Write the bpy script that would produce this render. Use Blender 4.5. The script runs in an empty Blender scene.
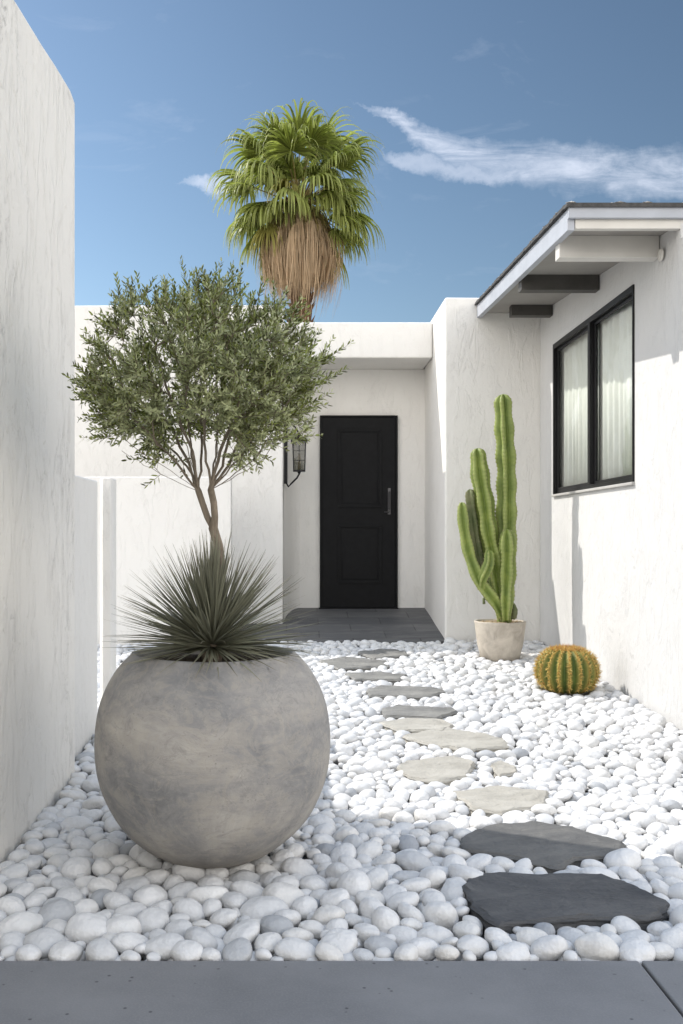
import bpy, math, random
import numpy as np
from mathutils import Vector, Matrix, noise as mnoise
random.seed(7); RNG = np.random.default_rng(11)
SC = bpy.context.scene; COL = SC.collection
PI = math.pi; R = math.radians
CZ = 1.2                      # eye height above the paving
def P(px, py, d): return Vector(((px-300)*d/1000.0, d, CZ+(535-py)*d/1000.0))

# ------------------------------------------------------------------ camera
cam = bpy.data.objects.new('camera', bpy.data.cameras.new('camera')); COL.objects.link(cam)
cam.location = (0, 0, CZ); cam.rotation_euler = (R(90), 0, 0)
cam.data.sensor_fit = 'VERTICAL'; cam.data.sensor_height = 36; cam.data.sensor_width = 24
cam.data.lens = 36*1000/1024; cam.data.shift_x = 41.5/1024; cam.data.shift_y = 23/1024
cam.data.clip_start = .05; cam.data.clip_end = 5000
SC.camera = cam

# ------------------------------------------------------------------ materials
class NT:
    def __init__(s, name):
        s.m = bpy.data.materials.new(name); s.m.use_nodes = True
        s.t = s.m.node_tree; s.b = s.t.nodes['Principled BSDF']; s.out = s.t.nodes['Material Output']
        tc = s.t.nodes.new('ShaderNodeTexCoord'); s.co = tc.outputs['Object']
        s.geo = s.t.nodes.new('ShaderNodeNewGeometry')
    def n(s, k, **kw):
        x = s.t.nodes.new(k)
        for a, v in kw.items(): setattr(x, a, v)
        return x
    def put(s, sock, v):
        if hasattr(v, 'is_linked') or hasattr(v, 'links'): s.t.links.new(v, sock)
        else: sock.default_value = v
    def mapping(s, sc, loc=(0,0,0), rot=(0,0,0), co=None):
        x = s.n('ShaderNodeMapping'); s.put(x.inputs[0], co or s.co)
        x.inputs['Scale'].default_value = sc; x.inputs['Location'].default_value = loc; x.inputs['Rotation'].default_value = rot
        return x.outputs[0]
    def noise(s, scale, detail=4, rough=.55, co=None, dist=0, w=None):
        x = s.n('ShaderNodeTexNoise'); s.put(x.inputs['Vector'], co or s.co)
        x.inputs['Scale'].default_value = scale; x.inputs['Detail'].default_value = detail
        x.inputs['Roughness'].default_value = rough; x.inputs['Distortion'].default_value = dist
        return x.outputs[0]
    def ramp(s, f, stops, interp='LINEAR'):
        x = s.n('ShaderNodeValToRGB'); s.put(x.inputs[0], f); cr = x.color_ramp; cr.interpolation = interp
        while len(cr.elements) < len(stops): cr.elements.new(.5)
        for e, (p, c) in zip(cr.elements, stops):
            e.position = p; e.color = (c if hasattr(c, '__len__') else (c, c, c)) + (1,) if hasattr(c, '__len__') else (c, c, c, 1)
        return x.outputs[0]
    def math(s, op, a, b=0, c=0):
        x = s.n('ShaderNodeMath', operation=op); s.put(x.inputs[0], a); s.put(x.inputs[1], b); s.put(x.inputs[2], c); return x.outputs[0]
    def mix(s, f, a, b, mode='MIX'):
        x = s.n('ShaderNodeMix', data_type='RGBA', blend_type=mode); s.put(x.inputs[0], f)
        s.put(x.inputs[6], a if hasattr(a, 'links') else tuple(a)+(1,)); s.put(x.inputs[7], b if hasattr(b, 'links') else tuple(b)+(1,))
        return x.outputs[2]
    def bump(s, h, strength=.3, dist=.01, prev=None):
        x = s.n('ShaderNodeBump'); x.inputs['Strength'].default_value = strength; x.inputs['Distance'].default_value = dist
        s.put(x.inputs['Height'], h)
        if prev is not None: s.put(x.inputs['Normal'], prev)
        return x.outputs[0]
    def done(s, col=None, rough=.8, nrm=None, spec=.4, metal=0):
        if col is not None: s.put(s.b.inputs['Base Color'], col if hasattr(col, 'links') else tuple(col)+(1,))
        s.put(s.b.inputs['Roughness'], rough); s.b.inputs['Specular IOR Level'].default_value = spec; s.b.inputs['Metallic'].default_value = metal
        if nrm is not None: s.put(s.b.inputs['Normal'], nrm)
        return s.m

def mat_plaster(name, base=(.80,.785,.76), wear=.5, seed=0.0):
    q = NT(name); L = (seed, seed*.7, seed*1.3)
    c1 = q.mapping((1,1,1), L)
    big = q.noise(1.3, 5, .6, c1); med = q.noise(7, 6, .62, c1, .4); fine = q.noise(70, 4, .6, c1)
    # trowel drags: tall stretched noise
    c2 = q.mapping((5.5,5.5,1.35), L)
    tall = q.noise(1.6, 9, .70, c2, 1.0)
    line = q.math('ABSOLUTE', q.math('SUBTRACT', tall, .5))
    crack = q.ramp(line, [(0,1.0),(.0025,.8),(.0055,0)])
    gate = q.ramp(q.noise(1.7, 3, .5, q.mapping((1,1,.8),(seed+4,2,1))), [(.52,0.0),(.60,1.0)])
    crack = q.math('MULTIPLY', crack, gate)
    chips = q.ramp(q.noise(16, 3, .6, q.mapping((1,1,.45),(seed,9,2)), .8), [(.64,0.0),(.675,1.0)])
    gate2 = q.ramp(q.noise(2.3, 2, .5, q.mapping((1,1,1),(3,seed,7))), [(.45,0.0),(.62,1.0)])
    chips = q.math('MULTIPLY', chips, gate2)
    dk = tuple(v*.50 for v in base); stain = tuple(v*w for v, w in zip(base, (.86,.86,.87)))
    sm = q.ramp(q.noise(1.0, 6, .66, q.mapping((3.0,3.0,.8),(seed,1,5)), .5), [(.47,0.0),(.72,1.0)])
    col = q.mix(q.math('MULTIPLY', sm, .08*wear), base, stain)
    col = q.mix(q.math('MULTIPLY', crack, .62*wear), col, dk)
    ridge = q.ramp(q.noise(1.0, 6, .6, q.mapping((9,9,2.6),(seed,4,8)), .8), [(.50,0.0),(.56,1.0)])
    col = q.mix(q.math('MULTIPLY', chips, .22*wear), col, dk)
    n = q.bump(big, .35, .05); n = q.bump(med, .4, .018, n); n = q.bump(ridge, .65*min(1.2,wear+.25), .007, n)
    n = q.bump(q.math('MULTIPLY', crack, -1.0), min(1, .8*wear), .012, n); n = q.bump(q.math('MULTIPLY', chips, -1.0), .6*wear, .008, n)
    n = q.bump(fine, .28, .002, n)
    return q.done(col, .92, n, .2)

def mat_flat(name, c, rough=.5, spec=.4, metal=0, var=.0, scale=8, bump=0, bd=.002):
    q = NT(name); col = c; n = None
    if var:
        f = q.noise(scale, 5, .6)
        col = q.mix(q.ramp(f, [(.3,0.0),(.7,1.0)]), tuple(v*(1-var) for v in c), tuple(min(1,v*(1+var)) for v in c))
    if bump: n = q.bump(q.noise(scale*3, 5, .6), bump, bd)
    return q.done(col, rough, n, spec, metal)

def mat_leaf(name, top, under, tr=.3, rough=.5, var=.35, tip=None):
    q = NT(name)
    rnd = q.geo.outputs['Random Per Island']
    a = q.mix(rnd, tuple(v*(1-var) for v in top), tuple(v*(1+var) for v in top))
    if tip is not None:
        at = q.n('ShaderNodeAttribute', attribute_name='tipness')
        a = q.mix(at.outputs['Fac'], a, tip)
    u = q.mix(rnd, tuple(v*(1-var*.6) for v in under), tuple(v*(1+var*.6) for v in under))
    col = q.mix(q.geo.outputs['Backfacing'], a, u)
    q.done(col, rough, None, .35)
    t = q.n('ShaderNodeBsdfTranslucent'); q.put(t.inputs[0], col)
    ms = q.n('ShaderNodeMixShader'); ms.inputs[0].default_value = tr
    q.t.links.new(q.b.outputs[0], ms.inputs[1]); q.t.links.new(t.outputs[0], ms.inputs[2]); q.t.links.new(ms.outputs[0], q.out.inputs[0])
    return q.m

def mat_pebble(name, per_object):
    q = NT(name)
    if per_object: rnd = q.n('ShaderNodeObjectInfo').outputs['Random']; co = q.co
    else: rnd = q.n('ShaderNodeAttribute', attribute_name='tint').outputs['Fac']; co = q.geo.outputs['Position']
    c = q.ramp(rnd, [(0,(.54,.55,.565)),(.08,(.65,.655,.66)),(.35,(.70,.70,.70)),(.6,(.73,.73,.73)),(.8,(.69,.68,.66)),(.93,(.72,.72,.718)),(.985,(.42,.435,.455)),(1,(.36,.375,.40))])
    sc = 2.4 if per_object else 55
    v = q.noise(sc, 6, .68, co, 1.2)
    vein = q.ramp(q.math('ABSOLUTE', q.math('SUBTRACT', v, .5)), [(0,1.0),(.05,0.0)])
    cl = q.ramp(q.noise(sc*.6, 4, .6, co), [(.35,1.0),(.65,.92)])
    col = q.mix(1.0, c, cl, 'MULTIPLY'); col = q.mix(q.math('MULTIPLY', vein, .07), col, (.45,.44,.42))
    n = q.bump(q.noise(sc*5, 4, .6, co), .06, .003 if not per_object else .05)
    n = q.bump(q.noise(sc*.9, 2, .5, co), .15, .008 if not per_object else .14, n)
    return q.done(col, .62, n, .35)

M = {}
M['plaster_left'] = mat_plaster('rough_white_plaster', (.80,.778,.735), .66, 2.3)
M['plaster'] = mat_plaster('white_plaster', (.76,.745,.715), .42, 0)
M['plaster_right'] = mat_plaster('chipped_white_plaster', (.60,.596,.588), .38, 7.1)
M['black_door'] = mat_flat('black_door_paint', (.0075,.0078,.0088), .5, .12, var=.2, scale=20, bump=.1)
M['black_metal'] = mat_flat('black_metal', (.010,.010,.011), .45, .2, var=.2, scale=30)
M['steel'] = mat_flat('handle_steel', (.08,.08,.085), .3, .5, 1)
M['white_wood'] = mat_flat('cream_paint', (.62,.60,.56), .6, .35, var=.06, scale=5, bump=.15)
M['grey_wood'] = mat_flat('grey_blue_paint', (.40,.42,.46), .55, .35, var=.08, scale=6, bump=.15)
M['dark_wood'] = mat_flat('dark_beam_paint', (.070,.066,.060), .6, .35, var=.15, scale=9, bump=.2)
M['soffit'] = mat_flat('soffit_grey', (.30,.285,.265), .7, .3, var=.08, scale=4, bump=.1)
M['shingle'] = mat_flat('dark_roofing', (.07,.068,.066), .85, .3, var=.35, scale=25, bump=.6, bd=.01)
M['lime'] = mat_flat('roof_lime_crust', (.55,.53,.50), .9, .3, var=.2, scale=30, bump=.6, bd=.01)
M['sill'] = mat_flat('sill_grey', (.42,.41,.39), .7, .3, var=.1)
M['dim_glass'] = None
M['bulb'] = mat_flat('bulb_ivory', (.7,.6,.42), .4, .5)

def mat_glass(name, tint=(.97,.985,.975), base=.02, k=.9):
    q = NT(name); q.t.nodes.remove(q.b)
    fr = q.n('ShaderNodeLayerWeight'); sch = q.math('MULTIPLY_ADD', q.math('POWER', fr.outputs['Facing'], 5.0), .96, .04)
    g = q.n('ShaderNodeBsdfGlossy'); g.inputs['Roughness'].default_value = .01
    n = q.bump(q.noise(2.2, 2, .5), .03, .01); q.put(g.inputs['Normal'], n)
    t = q.n('ShaderNodeBsdfTransparent'); t.inputs[0].default_value = tint+(1,)
    ms = q.n('ShaderNodeMixShader'); q.put(ms.inputs[0], q.math('ADD', q.math('MULTIPLY', sch, k), base))
    q.t.links.new(t.outputs[0], ms.inputs[1]); q.t.links.new(g.outputs[0], ms.inputs[2]); q.t.links.new(ms.outputs[0], q.out.inputs[0])
    return q.m
M['glass'] = mat_glass('window_glass', base=.0, k=.75)
M['dim_glass'] = mat_glass('lantern_glass', (.45,.45,.43))

q = NT('sheer_curtain')
f = q.noise(3.2, 5, .6, q.mapping((1,1,.55)), .8)
col = q.mix(q.ramp(f, [(.52,0.0),(.60,1.0)]), (.80,.80,.75), (.90,.90,.87))  # paler blotches in the cloth colour stand for light coming in
M['curtain'] = q.done(col, .95, q.bump(q.noise(14, 5, .6), .3, .01), .1)

# pot concrete
q = NT('pot_concrete')
a = q.noise(2.6, 7, .62, q.mapping((1,1,1.3)), .7); b2 = q.noise(5.5, 7, .7, q.mapping((.55,.55,2.6),(3,1,2)), 1.1)
c3 = q.noise(24, 6, .7)
col = q.ramp(a, [(.30,(.16,.162,.168)),(.44,(.255,.25,.245)),(.58,(.36,.338,.31)),(.72,(.50,.47,.42))])
col = q.mix(q.math('MULTIPLY', q.ramp(b2, [(.5,0.0),(.62,1.0)]), .42), col, (.225,.222,.225))
col = q.mix(q.math('MULTIPLY', q.ramp(c3, [(.35,1.0),(.5,0.0)]), .18), col, (.50,.47,.42))
ed = q.ramp(q.math('ABSOLUTE', q.math('SUBTRACT', q.noise(4.2, 5, .6, q.mapping((1,1,1.6),(7,7,7)), 1.6), .52)), [(0,1.0),(.012,0.0)])
pa = q.noise(9, 8, .75, q.mapping((1,1,1.2),(2,5,1)), 1.4)
col = q.mix(q.math('MULTIPLY', q.ramp(pa, [(.50,0.0),(.56,1.0)]), .30), col, (.42,.38,.32))
col = q.mix(q.math('MULTIPLY', q.ramp(pa, [(.36,1.0),(.43,0.0)]), .30), col, (.16,.155,.15))
col = q.mix(q.math('MULTIPLY', ed, .3), col, (.17,.165,.16))
sepz = q.n('ShaderNodeSeparateXYZ'); q.put(sepz.inputs[0], q.co)
hz = q.ramp(q.math('ADD', sepz.outputs[2], q.math('MULTIPLY', a, .25)), [(.12,1.0),(.34,0.0)])
col = q.mix(q.math('MULTIPLY', hz, .35), col, (.30,.255,.20))
pores = q.ramp(q.n('ShaderNodeTexVoronoi').outputs[0], [(0,0.0),(1,1.0)])
vo = q.n('ShaderNodeTexVoronoi'); vo.inputs['Scale'].default_value = 46; q.put(vo.inputs['Vector'], q.co)
pit = q.math('MULTIPLY', q.ramp(vo.outputs['Distance'], [(.08,1.0),(.16,0.0)]), q.ramp(q.noise(6,3,.5), [(.55,0.0),(.65,1.0)]))
col = q.mix(q.math('MULTIPLY', pit, .5), col, (.12,.115,.11))
n = q.bump(a, .35, .02); n = q.bump(pa, .35, .006, n); n = q.bump(b2, .3, .006, n); n = q.bump(c3, .35, .003, n); n = q.bump(pit, -.6, .004, n)
M['pot'] = q.done(col, .82, n, .3)

q = NT('small_pot_concrete')
a = q.noise(9, 7, .65, None, .6); col = q.ramp(a, [(.3,(.36,.32,.27)),(.55,(.52,.47,.40)),(.75,(.62,.57,.49))])
M['pot_small'] = q.done(col, .9, q.bump(q.noise(40,5,.7), .5, .006), .2)

q = NT('paving_concrete')
a = q.noise(2.2, 7, .62); b2 = q.noise(160, 3, .6); vo = q.n('ShaderNodeTexVoronoi'); vo.inputs['Scale'].default_value = 24; q.put(vo.inputs['Vector'], q.co)
pit = q.math('MULTIPLY', q.ramp(vo.outputs['Distance'], [(.07,1.0),(.15,0.0)]), q.ramp(q.noise(9,3,.5), [(.50,0.0),(.56,1.0)]))
col = q.mix(q.ramp(a, [(.3,0.0),(.72,1.0)]), (.165,.169,.178), (.235,.238,.246)); col = q.mix(q.math('MULTIPLY', q.ramp(b2, [(.45,0.0),(.7,1.0)]), .35), col, (.27,.265,.26))
col = q.mix(q.math('MULTIPLY', pit, .75), col, (.05,.05,.055))
n = q.bump(b2, .25, .002); n = q.bump(a, .3, .006, n); n = q.bump(pit, -.8, .006, n)
M['paving'] = q.done(col, .8, n, .3)

def mat_slate(name, c0, c1, c2):
    q = NT(name)
    a = q.noise(4.5, 8, .68, q.mapping((.7,1.5,6)), .9); b2 = q.noise(22, 6, .7); big = q.noise(1.9, 3, .6)
    col = q.ramp(a, [(.3,c0),(.5,c1),(.72,c2)])
    col = q.mix(q.math('MULTIPLY', q.ramp(big, [(.4,0.0),(.65,1.0)]), .35), col, c2)
    st = q.n('ShaderNodeTexWave'); st.bands_direction = 'Z'; st.inputs['Scale'].default_value = 28; st.inputs['Distortion'].default_value = 6; st.inputs['Detail'].default_value = 4; q.put(st.inputs['Vector'], q.co)
    n = q.bump(a, .7, .02); n = q.bump(b2, .5, .005, n); n = q.bump(st.outputs[1], .35, .006, n)
    return q.done(col, .72, n, .4)
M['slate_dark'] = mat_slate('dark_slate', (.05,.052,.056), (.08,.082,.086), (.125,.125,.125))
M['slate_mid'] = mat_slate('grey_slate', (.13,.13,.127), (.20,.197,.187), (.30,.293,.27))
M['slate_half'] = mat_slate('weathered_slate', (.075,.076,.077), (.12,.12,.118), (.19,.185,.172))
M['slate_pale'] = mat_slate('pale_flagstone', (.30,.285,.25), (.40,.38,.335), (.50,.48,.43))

q = NT('porch_slate')
bk = q.n('ShaderNodeTexBrick'); q.put(bk.inputs['Vector'], q.mapping((1,1,1),(.13,.05,0))); bk.inputs['Scale'].default_value = 1
bk.inputs['Brick Width'].default_value = .62; bk.inputs['Row Height'].default_value = .31; bk.inputs['Mortar Size'].default_value = .006
bk.inputs['Color1'].default_value = (.075,.077,.082,1); bk.inputs['Color2'].default_value = (.125,.125,.125,1); bk.inputs['Mortar'].default_value = (.045,.045,.045,1)
a = q.noise(5, 8, .7, q.mapping((.5,1.5,1)), 1.2)
col = q.mix(q.math('MULTIPLY', q.ramp(a, [(.45,0.0),(.7,1.0)]), .6), bk.outputs[0], (.20,.195,.185))
M['porch'] = q.done(col, .6, q.bump(a, .5, .01, q.bump(bk.outputs[1], -.4, .004)), .4)

q = NT('sandy_ground'); a = q.noise(.6, 8, .6); M['ground'] = q.done(q.mix(a, (.30,.26,.21), (.42,.38,.32)), .95, q.bump(q.noise(30,5,.6), .4, .01), .1)
q = NT('pale_grit'); a = q.noise(90, 5, .7); M['bed'] = q.done(q.ramp(a, [(.3,(.16,.155,.15)),(.7,(.5,.49,.47))]), .95, q.bump(a, .8, .01), .1)
q = NT('potting_soil'); a = q.noise(60, 5, .7); M['soil'] = q.done(q.ramp(a, [(.3,(.05,.04,.03)),(.7,(.13,.10,.075))]), .95, q.bump(a, .8, .01), .1)
q = NT('tan_grit'); a = q.noise(45, 4, .7); M['grit'] = q.done(q.ramp(a, [(.3,(.22,.16,.10)),(.65,(.55,.45,.32))]), .95, q.bump(a, .9, .015), .1)
q = NT('olive_bark'); a = q.noise(40, 6, .7, q.mapping((1,1,.3)), .6)
M['bark'] = q.done(q.ramp(a, [(.3,(.13,.105,.08)),(.6,(.27,.225,.175)),(.8,(.38,.325,.26))]), .9, q.bump(a, .7, .004), .2)
q = NT('palm_bark'); a = q.noise(6, 6, .7, q.mapping((1,1,1.5)), .8)
M['pbark'] = q.done(q.ramp(a, [(.3,(.05,.03,.02)),(.6,(.17,.10,.06)),(.8,(.30,.20,.13))]), .95, q.bump(a, .9, .05), .2)
M['olive'] = mat_leaf('olive_leaf', (.235,.265,.08), (.42,.45,.25), .45, .35, .75)
M['yucca'] = mat_leaf('yucca_leaf', (.23,.232,.165), (.20,.20,.145), .2, .4, .6, tip=(.30,.26,.19))
M['palm'] = mat_leaf('palm_leaf', (.235,.28,.058), (.30,.34,.10), .5, .45, .6, tip=(.48,.50,.25))
M['palm_y'] = mat_leaf('palm_leaf_yellow', (.26,.25,.055), (.28,.26,.07), .35, .5, .3, tip=(.36,.30,.14))
M['dead'] = mat_leaf('dry_palm_leaf', (.50,.37,.235), (.48,.36,.235), .35, .8, .5, tip=(.62,.50,.35))
M['petiole'] = mat_flat('palm_stalk', (.24,.19,.07), .6, .3, var=.3, scale=9)

q = NT('cactus_skin')
a = q.noise(9, 6, .65, None, .5); at = q.n('ShaderNodeAttribute', attribute_name='crest').outputs['Fac']
col = q.ramp(a, [(.3,(.08,.125,.02)),(.55,(.15,.205,.035)),(.75,(.24,.28,.06))])
col = q.mix(q.math('MULTIPLY', at, .7), col, (.38,.42,.15))
M['cactus'] = q.done(col, .5, q.bump(q.noise(40,4,.6), .3, .004), .4)
q = NT('old_cactus_skin'); a = q.noise(9, 6, .65, None, .5)
M['cactus_old'] = q.done(q.ramp(a, [(.35,(.09,.12,.045)),(.7,(.20,.20,.11))]), .7, q.bump(a, .4, .006), .3)
M['spine_brown'] = mat_flat('brown_spine', (.42,.36,.24), .6, .3)
q = NT('barrel_skin'); a = q.noise(12, 6, .65, None, .5); at = q.n('ShaderNodeAttribute', attribute_name='crest').outputs['Fac']
col = q.ramp(a, [(.3,(.05,.085,.018)),(.6,(.11,.16,.035)),(.8,(.2,.19,.06))])
col = q.mix(q.math('MULTIPLY', at, .75), col, (.38,.26,.06))
M['barrel'] = q.done(col, .6, q.bump(a, .3, .006), .3)
M['spine_gold'] = mat_leaf('golden_spine', (.72,.54,.18), (.72,.54,.18), .15, .5, .35)
M['spine_rust'] = mat_leaf('rusty_spine', (.55,.26,.08), (.55,.26,.08), .15, .5, .35)
M['peb'] = mat_pebble('white_pebble', True); M['pebs'] = mat_pebble('white_pebble_bed', False)

# ------------------------------------------------------------------ object helpers
def mesh(name, verts, faces, mat, parent=None, smooth=False, mats=None, fmat=None):
    me = bpy.data.meshes.new(name); me.from_pydata([tuple(v) for v in verts], [], [tuple(f) for f in faces])
    for m in (mats or [mat]): me.materials.append(m)
    if fmat is not None: me.polygons.foreach_set('material_index', np.asarray(fmat, dtype=np.int32))
    if smooth: me.polygons.foreach_set('use_smooth', np.ones(len(me.polygons), dtype=bool))
    me.update()
    o = bpy.data.objects.new(name, me); COL.objects.link(o)
    if parent is not None: o.parent = parent
    return o
def empty(name, loc=(0,0,0), parent=None):
    o = bpy.data.objects.new(name, None); o.location = loc; o.empty_display_size = .1; COL.objects.link(o)
    if parent is not None: o.parent = parent
    return o
def tag(o, label=None, cat=None, group=None, kind=None):
    if label: o['label'] = label
    if cat: o['category'] = cat
    if group: o['group'] = group
    if kind: o['kind'] = kind
    return o
def bevel(o, w=.01, seg=2):
    m = o.modifiers.new('bevel', 'BEVEL'); m.width = w; m.segments = seg; m.limit_method = 'ANGLE'; m.angle_limit = R(40)
    for p in o.data.polygons: p.use_smooth = True
    wn = o.modifiers.new('wn', 'WEIGHTED_NORMAL'); wn.keep_sharp = True
    return o
class MB:
    def __init__(s): s.v = []; s.f = []; s.m = []
    def add(s, v, f, mi=0):
        k = len(s.v); s.v += [tuple(x) for x in v]; s.f += [tuple(i+k for i in g) for g in f]; s.m += [mi]*len(f); return s
    def box(s, x0, x1, y0, y1, z0, z1, mi=0):
        v = [(x0,y0,z0),(x1,y0,z0),(x1,y1,z0),(x0,y1,z0),(x0,y0,z1),(x1,y0,z1),(x1,y1,z1),(x0,y1,z1)]; return s.hexa(v, mi)
    def hexa(s, v, mi=0):
        return s.add(v, [(3,2,1,0),(4,5,6,7),(0,1,5,4),(1,2,6,5),(2,3,7,6),(3,0,4,7)], mi)
    def prism(s, plan, z0, z1, mi=0):
        n = len(plan); v = [(x,y,z0) for x, y in plan]+[(x,y,z1) for x, y in plan]
        return s.add(v, [tuple(reversed(range(n))), tuple(range(n,2*n))]+[(i,(i+1)%n,(i+1)%n+n,i+n) for i in range(n)], mi)
    def tube(s, pts, rad, seg=8, mi=0, cap=True):
        pts = [Vector(p) for p in pts]; n = len(pts)
        if not hasattr(rad, '__len__'): rad = [rad]*n
        t = (pts[1]-pts[0]).normalized(); u = t.orthogonal().normalized(); vs = []
        for i, p in enumerate(pts):
            t = ((pts[min(i+1,n-1)]-pts[max(i-1,0)])).normalized(); u = (u - t*u.dot(t)).normalized(); w = t.cross(u)
            for k in range(seg):
                a = 2*PI*k/seg; vs.append(p+(u*math.cos(a)+w*math.sin(a))*rad[i])
        fs = [(i*seg+k, i*seg+(k+1)%seg, (i+1)*seg+(k+1)%seg, (i+1)*seg+k) for i in range(n-1) for k in range(seg)]
        if cap: fs += [tuple(reversed(range(seg))), tuple((n-1)*seg+k for k in range(seg))]
        return s.add(vs, fs, mi)
    def lathe(s, prof, c=(0,0,0), seg=48, mi=0):
        vs = [(c[0]+r*math.cos(2*PI*k/seg), c[1]+r*math.sin(2*PI*k/seg), c[2]+z) for r, z in prof for k in range(seg)]
        fs = [(i*seg+k, i*seg+(k+1)%seg, (i+1)*seg+(k+1)%seg, (i+1)*seg+k) for i in range(len(prof)-1) for k in range(seg)]
        return s.add(vs, fs, mi)
    def build(s, name, mat, parent=None, smooth=False, mats=None):
        return mesh(name, s.v, s.f, mat, parent, smooth, mats, s.m if mats else None)

def raw_mesh(name, V, F, mat, parent=None, smooth=True, attrs=None):
    """V (n,3) array, F (m,k) array of equal-size faces"""
    V = np.asarray(V, dtype=np.float32); F = np.asarray(F, dtype=np.int32); m, k = F.shape
    me = bpy.data.meshes.new(name); me.vertices.add(len(V)); me.vertices.foreach_set('co', V.ravel())
    me.loops.add(m*k); me.loops.foreach_set('vertex_index', F.ravel())
    me.polygons.add(m); me.polygons.foreach_set('loop_start', np.arange(0, m*k, k, dtype=np.int32))
    me.polygons.foreach_set('use_smooth', np.full(m, smooth, dtype=bool))
    me.update(calc_edges=True); me.materials.append(mat)
    for an, av in (attrs or {}).items():
        a = me.attributes.new(an, 'FLOAT', 'POINT'); a.data.foreach_set('value', np.asarray(av, dtype=np.float32))
    o = bpy.data.objects.new(name, me); COL.objects.link(o)
    if parent is not None: o.parent = parent
    return o

# ------------------------------------------------------------------ ground
GP = [(0,-1.2),(2.8,-1.19),(3.7,-1.192),(4.9,-1.155),(5.77,-1.108),(9.2,-.966),(10.7,-.93),(14,-.93)]
def g(y): return CZ + float(np.interp(y, [p[0] for p in GP], [p[1] for p in GP]))
def unproj(px, py, lift=0):
    lo, hi = 2.0, 12.0
    for _ in range(50):
        d = (lo+hi)/2
        if CZ+(535-py)*d/1000 > g(d)+lift: lo = d
        else: hi = d
    return Vector(((px-300)*d/1000, d, g(d)+lift))

o = mesh('ground', [(-600,-600,-.16),(600,-600,-.16),(600,600,-.16),(-600,600,-.16)], [(0,1,2,3)], M['ground']); tag(o, kind='structure')
ys = [2.83,3.7,4.9,5.77,9.2,9.9]
o = mesh('gravel_bed', [(x,y,g(y)-.062) for y in ys for x in (-4.2,2.25)], [(2*i,2*i+1,2*i+3,2*i+2) for i in range(len(ys)-1)], M['bed']); tag(o, kind='structure')
for a, b in ((-3.4,.955),(.963,4.2)):
    mb = MB().box(a, b, -1.2, 2.8235, -.12, 0); o = mb.build('pavement', M['paving']); bevel(o, .006, 2); tag(o, kind='structure')
mb = MB().hexa([(-.6,9.16,.0),(1.40,9.16,.0),(1.40,10.9,.2),(-.6,10.9,.2),(-.6,9.16,CZ-.966),(1.40,9.16,CZ-.966),(1.40,10.9,CZ-.755),(-.6,10.9,CZ-.755)])
o = mb.build('porch_floor', M['porch']); bevel(o, .012, 2); tag(o, kind='structure')

# ------------------------------------------------------------------ walls and house
def wavy(o, amp=.006, cuts=.12):
    """slightly uneven hand-plastered faces: subdivide with a remesh-free grid then nudge"""
    import bmesh
    bm = bmesh.new(); bm.from_mesh(o.data)
    for _ in range(5):
        es = [e for e in bm.edges if e.calc_length() > cuts*1.6]
        if not es or len(bm.verts) > 60000: break
        bmesh.ops.subdivide_edges(bm, edges=es, cuts=1, use_grid_fill=True)
    for v in bm.verts:
        n = mnoise.noise_vector(v.co*2.2)*amp*1.2 + mnoise.noise_vector(v.co*7.0)*amp*.5
        v.co += n
    bm.to_mesh(o.data); bm.free(); o.data.update(); return o

# tall left garden wall, its top a touch uneven
zt = lambda y: CZ+2.07+.08*(y-3.86)/1.05
N = 60; vs = []; fs = []
mb = MB()
yy = [-1.5+(4.9+1.5)*i/N for i in range(N+1)]
def top(y): return zt(max(3.2,y)) + .012*mnoise.noise(Vector((y*2.3,1,2))) + .006*mnoise.noise(Vector((y*9,5,2))) - (.03 if y > 4.86 else 0)
for i, y in enumerate(yy): vs += [(-1.10,y,-.1),(-1.10,y,top(y)),(-1.42,y,top(y)),(-1.42,y,-.1)]
for i in range(N):
    a = 4*i; b = a+4
    fs += [(a,b,b+1,a+1),(a+1,b+1,b+2,a+2),(a+2,b+2,b+3,a+3)]
fs += [(0,1,2,3),(4*N+3,4*N+2,4*N+1,4*N)]
o = mesh('garden_wall', vs, fs, M['plaster_left']); bevel(o, .018, 3)
tag(o, 'tall rough white plaster garden wall at the left with dark vertical scrapes', 'wall')

mb = MB().box(-1.42, -1.168, 4.93, 5.78, -.1, CZ+.315); o = mb.build('garden_wall', M['plaster']); bevel(o, .015, 3)
tag(o, 'low white wall just behind the end of the tall left wall', 'wall')
mb = MB().prism([(-1.188,5.94),(-1.160,5.88),(-1.115,5.88),(-1.11,5.89),(-1.11,6.05),(-1.188,6.05)], -.1, CZ+.336)
o = mb.build('garden_wall', M['plaster']); bevel(o, .006, 2)
tag(o, 'slim white wall post with a bright sunlit left edge, just left of the round pot', 'wall')
mb = MB().box(-1.95, -.62, 9.0, 9.15, -.1, CZ+.525); o = mb.build('garden_wall', M['plaster']); bevel(o, .012, 3)
tag(o, 'wide chest high white wall panel behind the small tree', 'wall')

house = empty('house', (0,9.2,CZ-.966))
tag(house, 'white plastered modern house with recessed black front door and flat roofs', 'house')
HL = Vector(house.location)
def hp(o):   # parent to the house keeping world placement
    o.parent = house; o.matrix_parent_inverse = Matrix.Translation(-HL); return o
# left volume
mb = MB().prism([(-5,9.9),(-.166,9.9),(-.166,15),(-5,15)], -.1, CZ+2.277); o = hp(mb.build('wall', M['plaster'])); bevel(o, .02, 3); wavy(o, .004, .25)
# curved porch cheek
plan = [(-.163,9.902)] + [(-.163+.165*(1-math.cos(t))**.9+.0, 9.902+.80*math.sin(t)) for t in [PI/2*k/10 for k in range(1,11)]] + [(-.163,10.702)]
mb = MB().prism(plan, -.1, CZ+1.79); o = hp(mb.build('wall', M['plaster'])); bevel(o, .004, 1)
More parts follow.
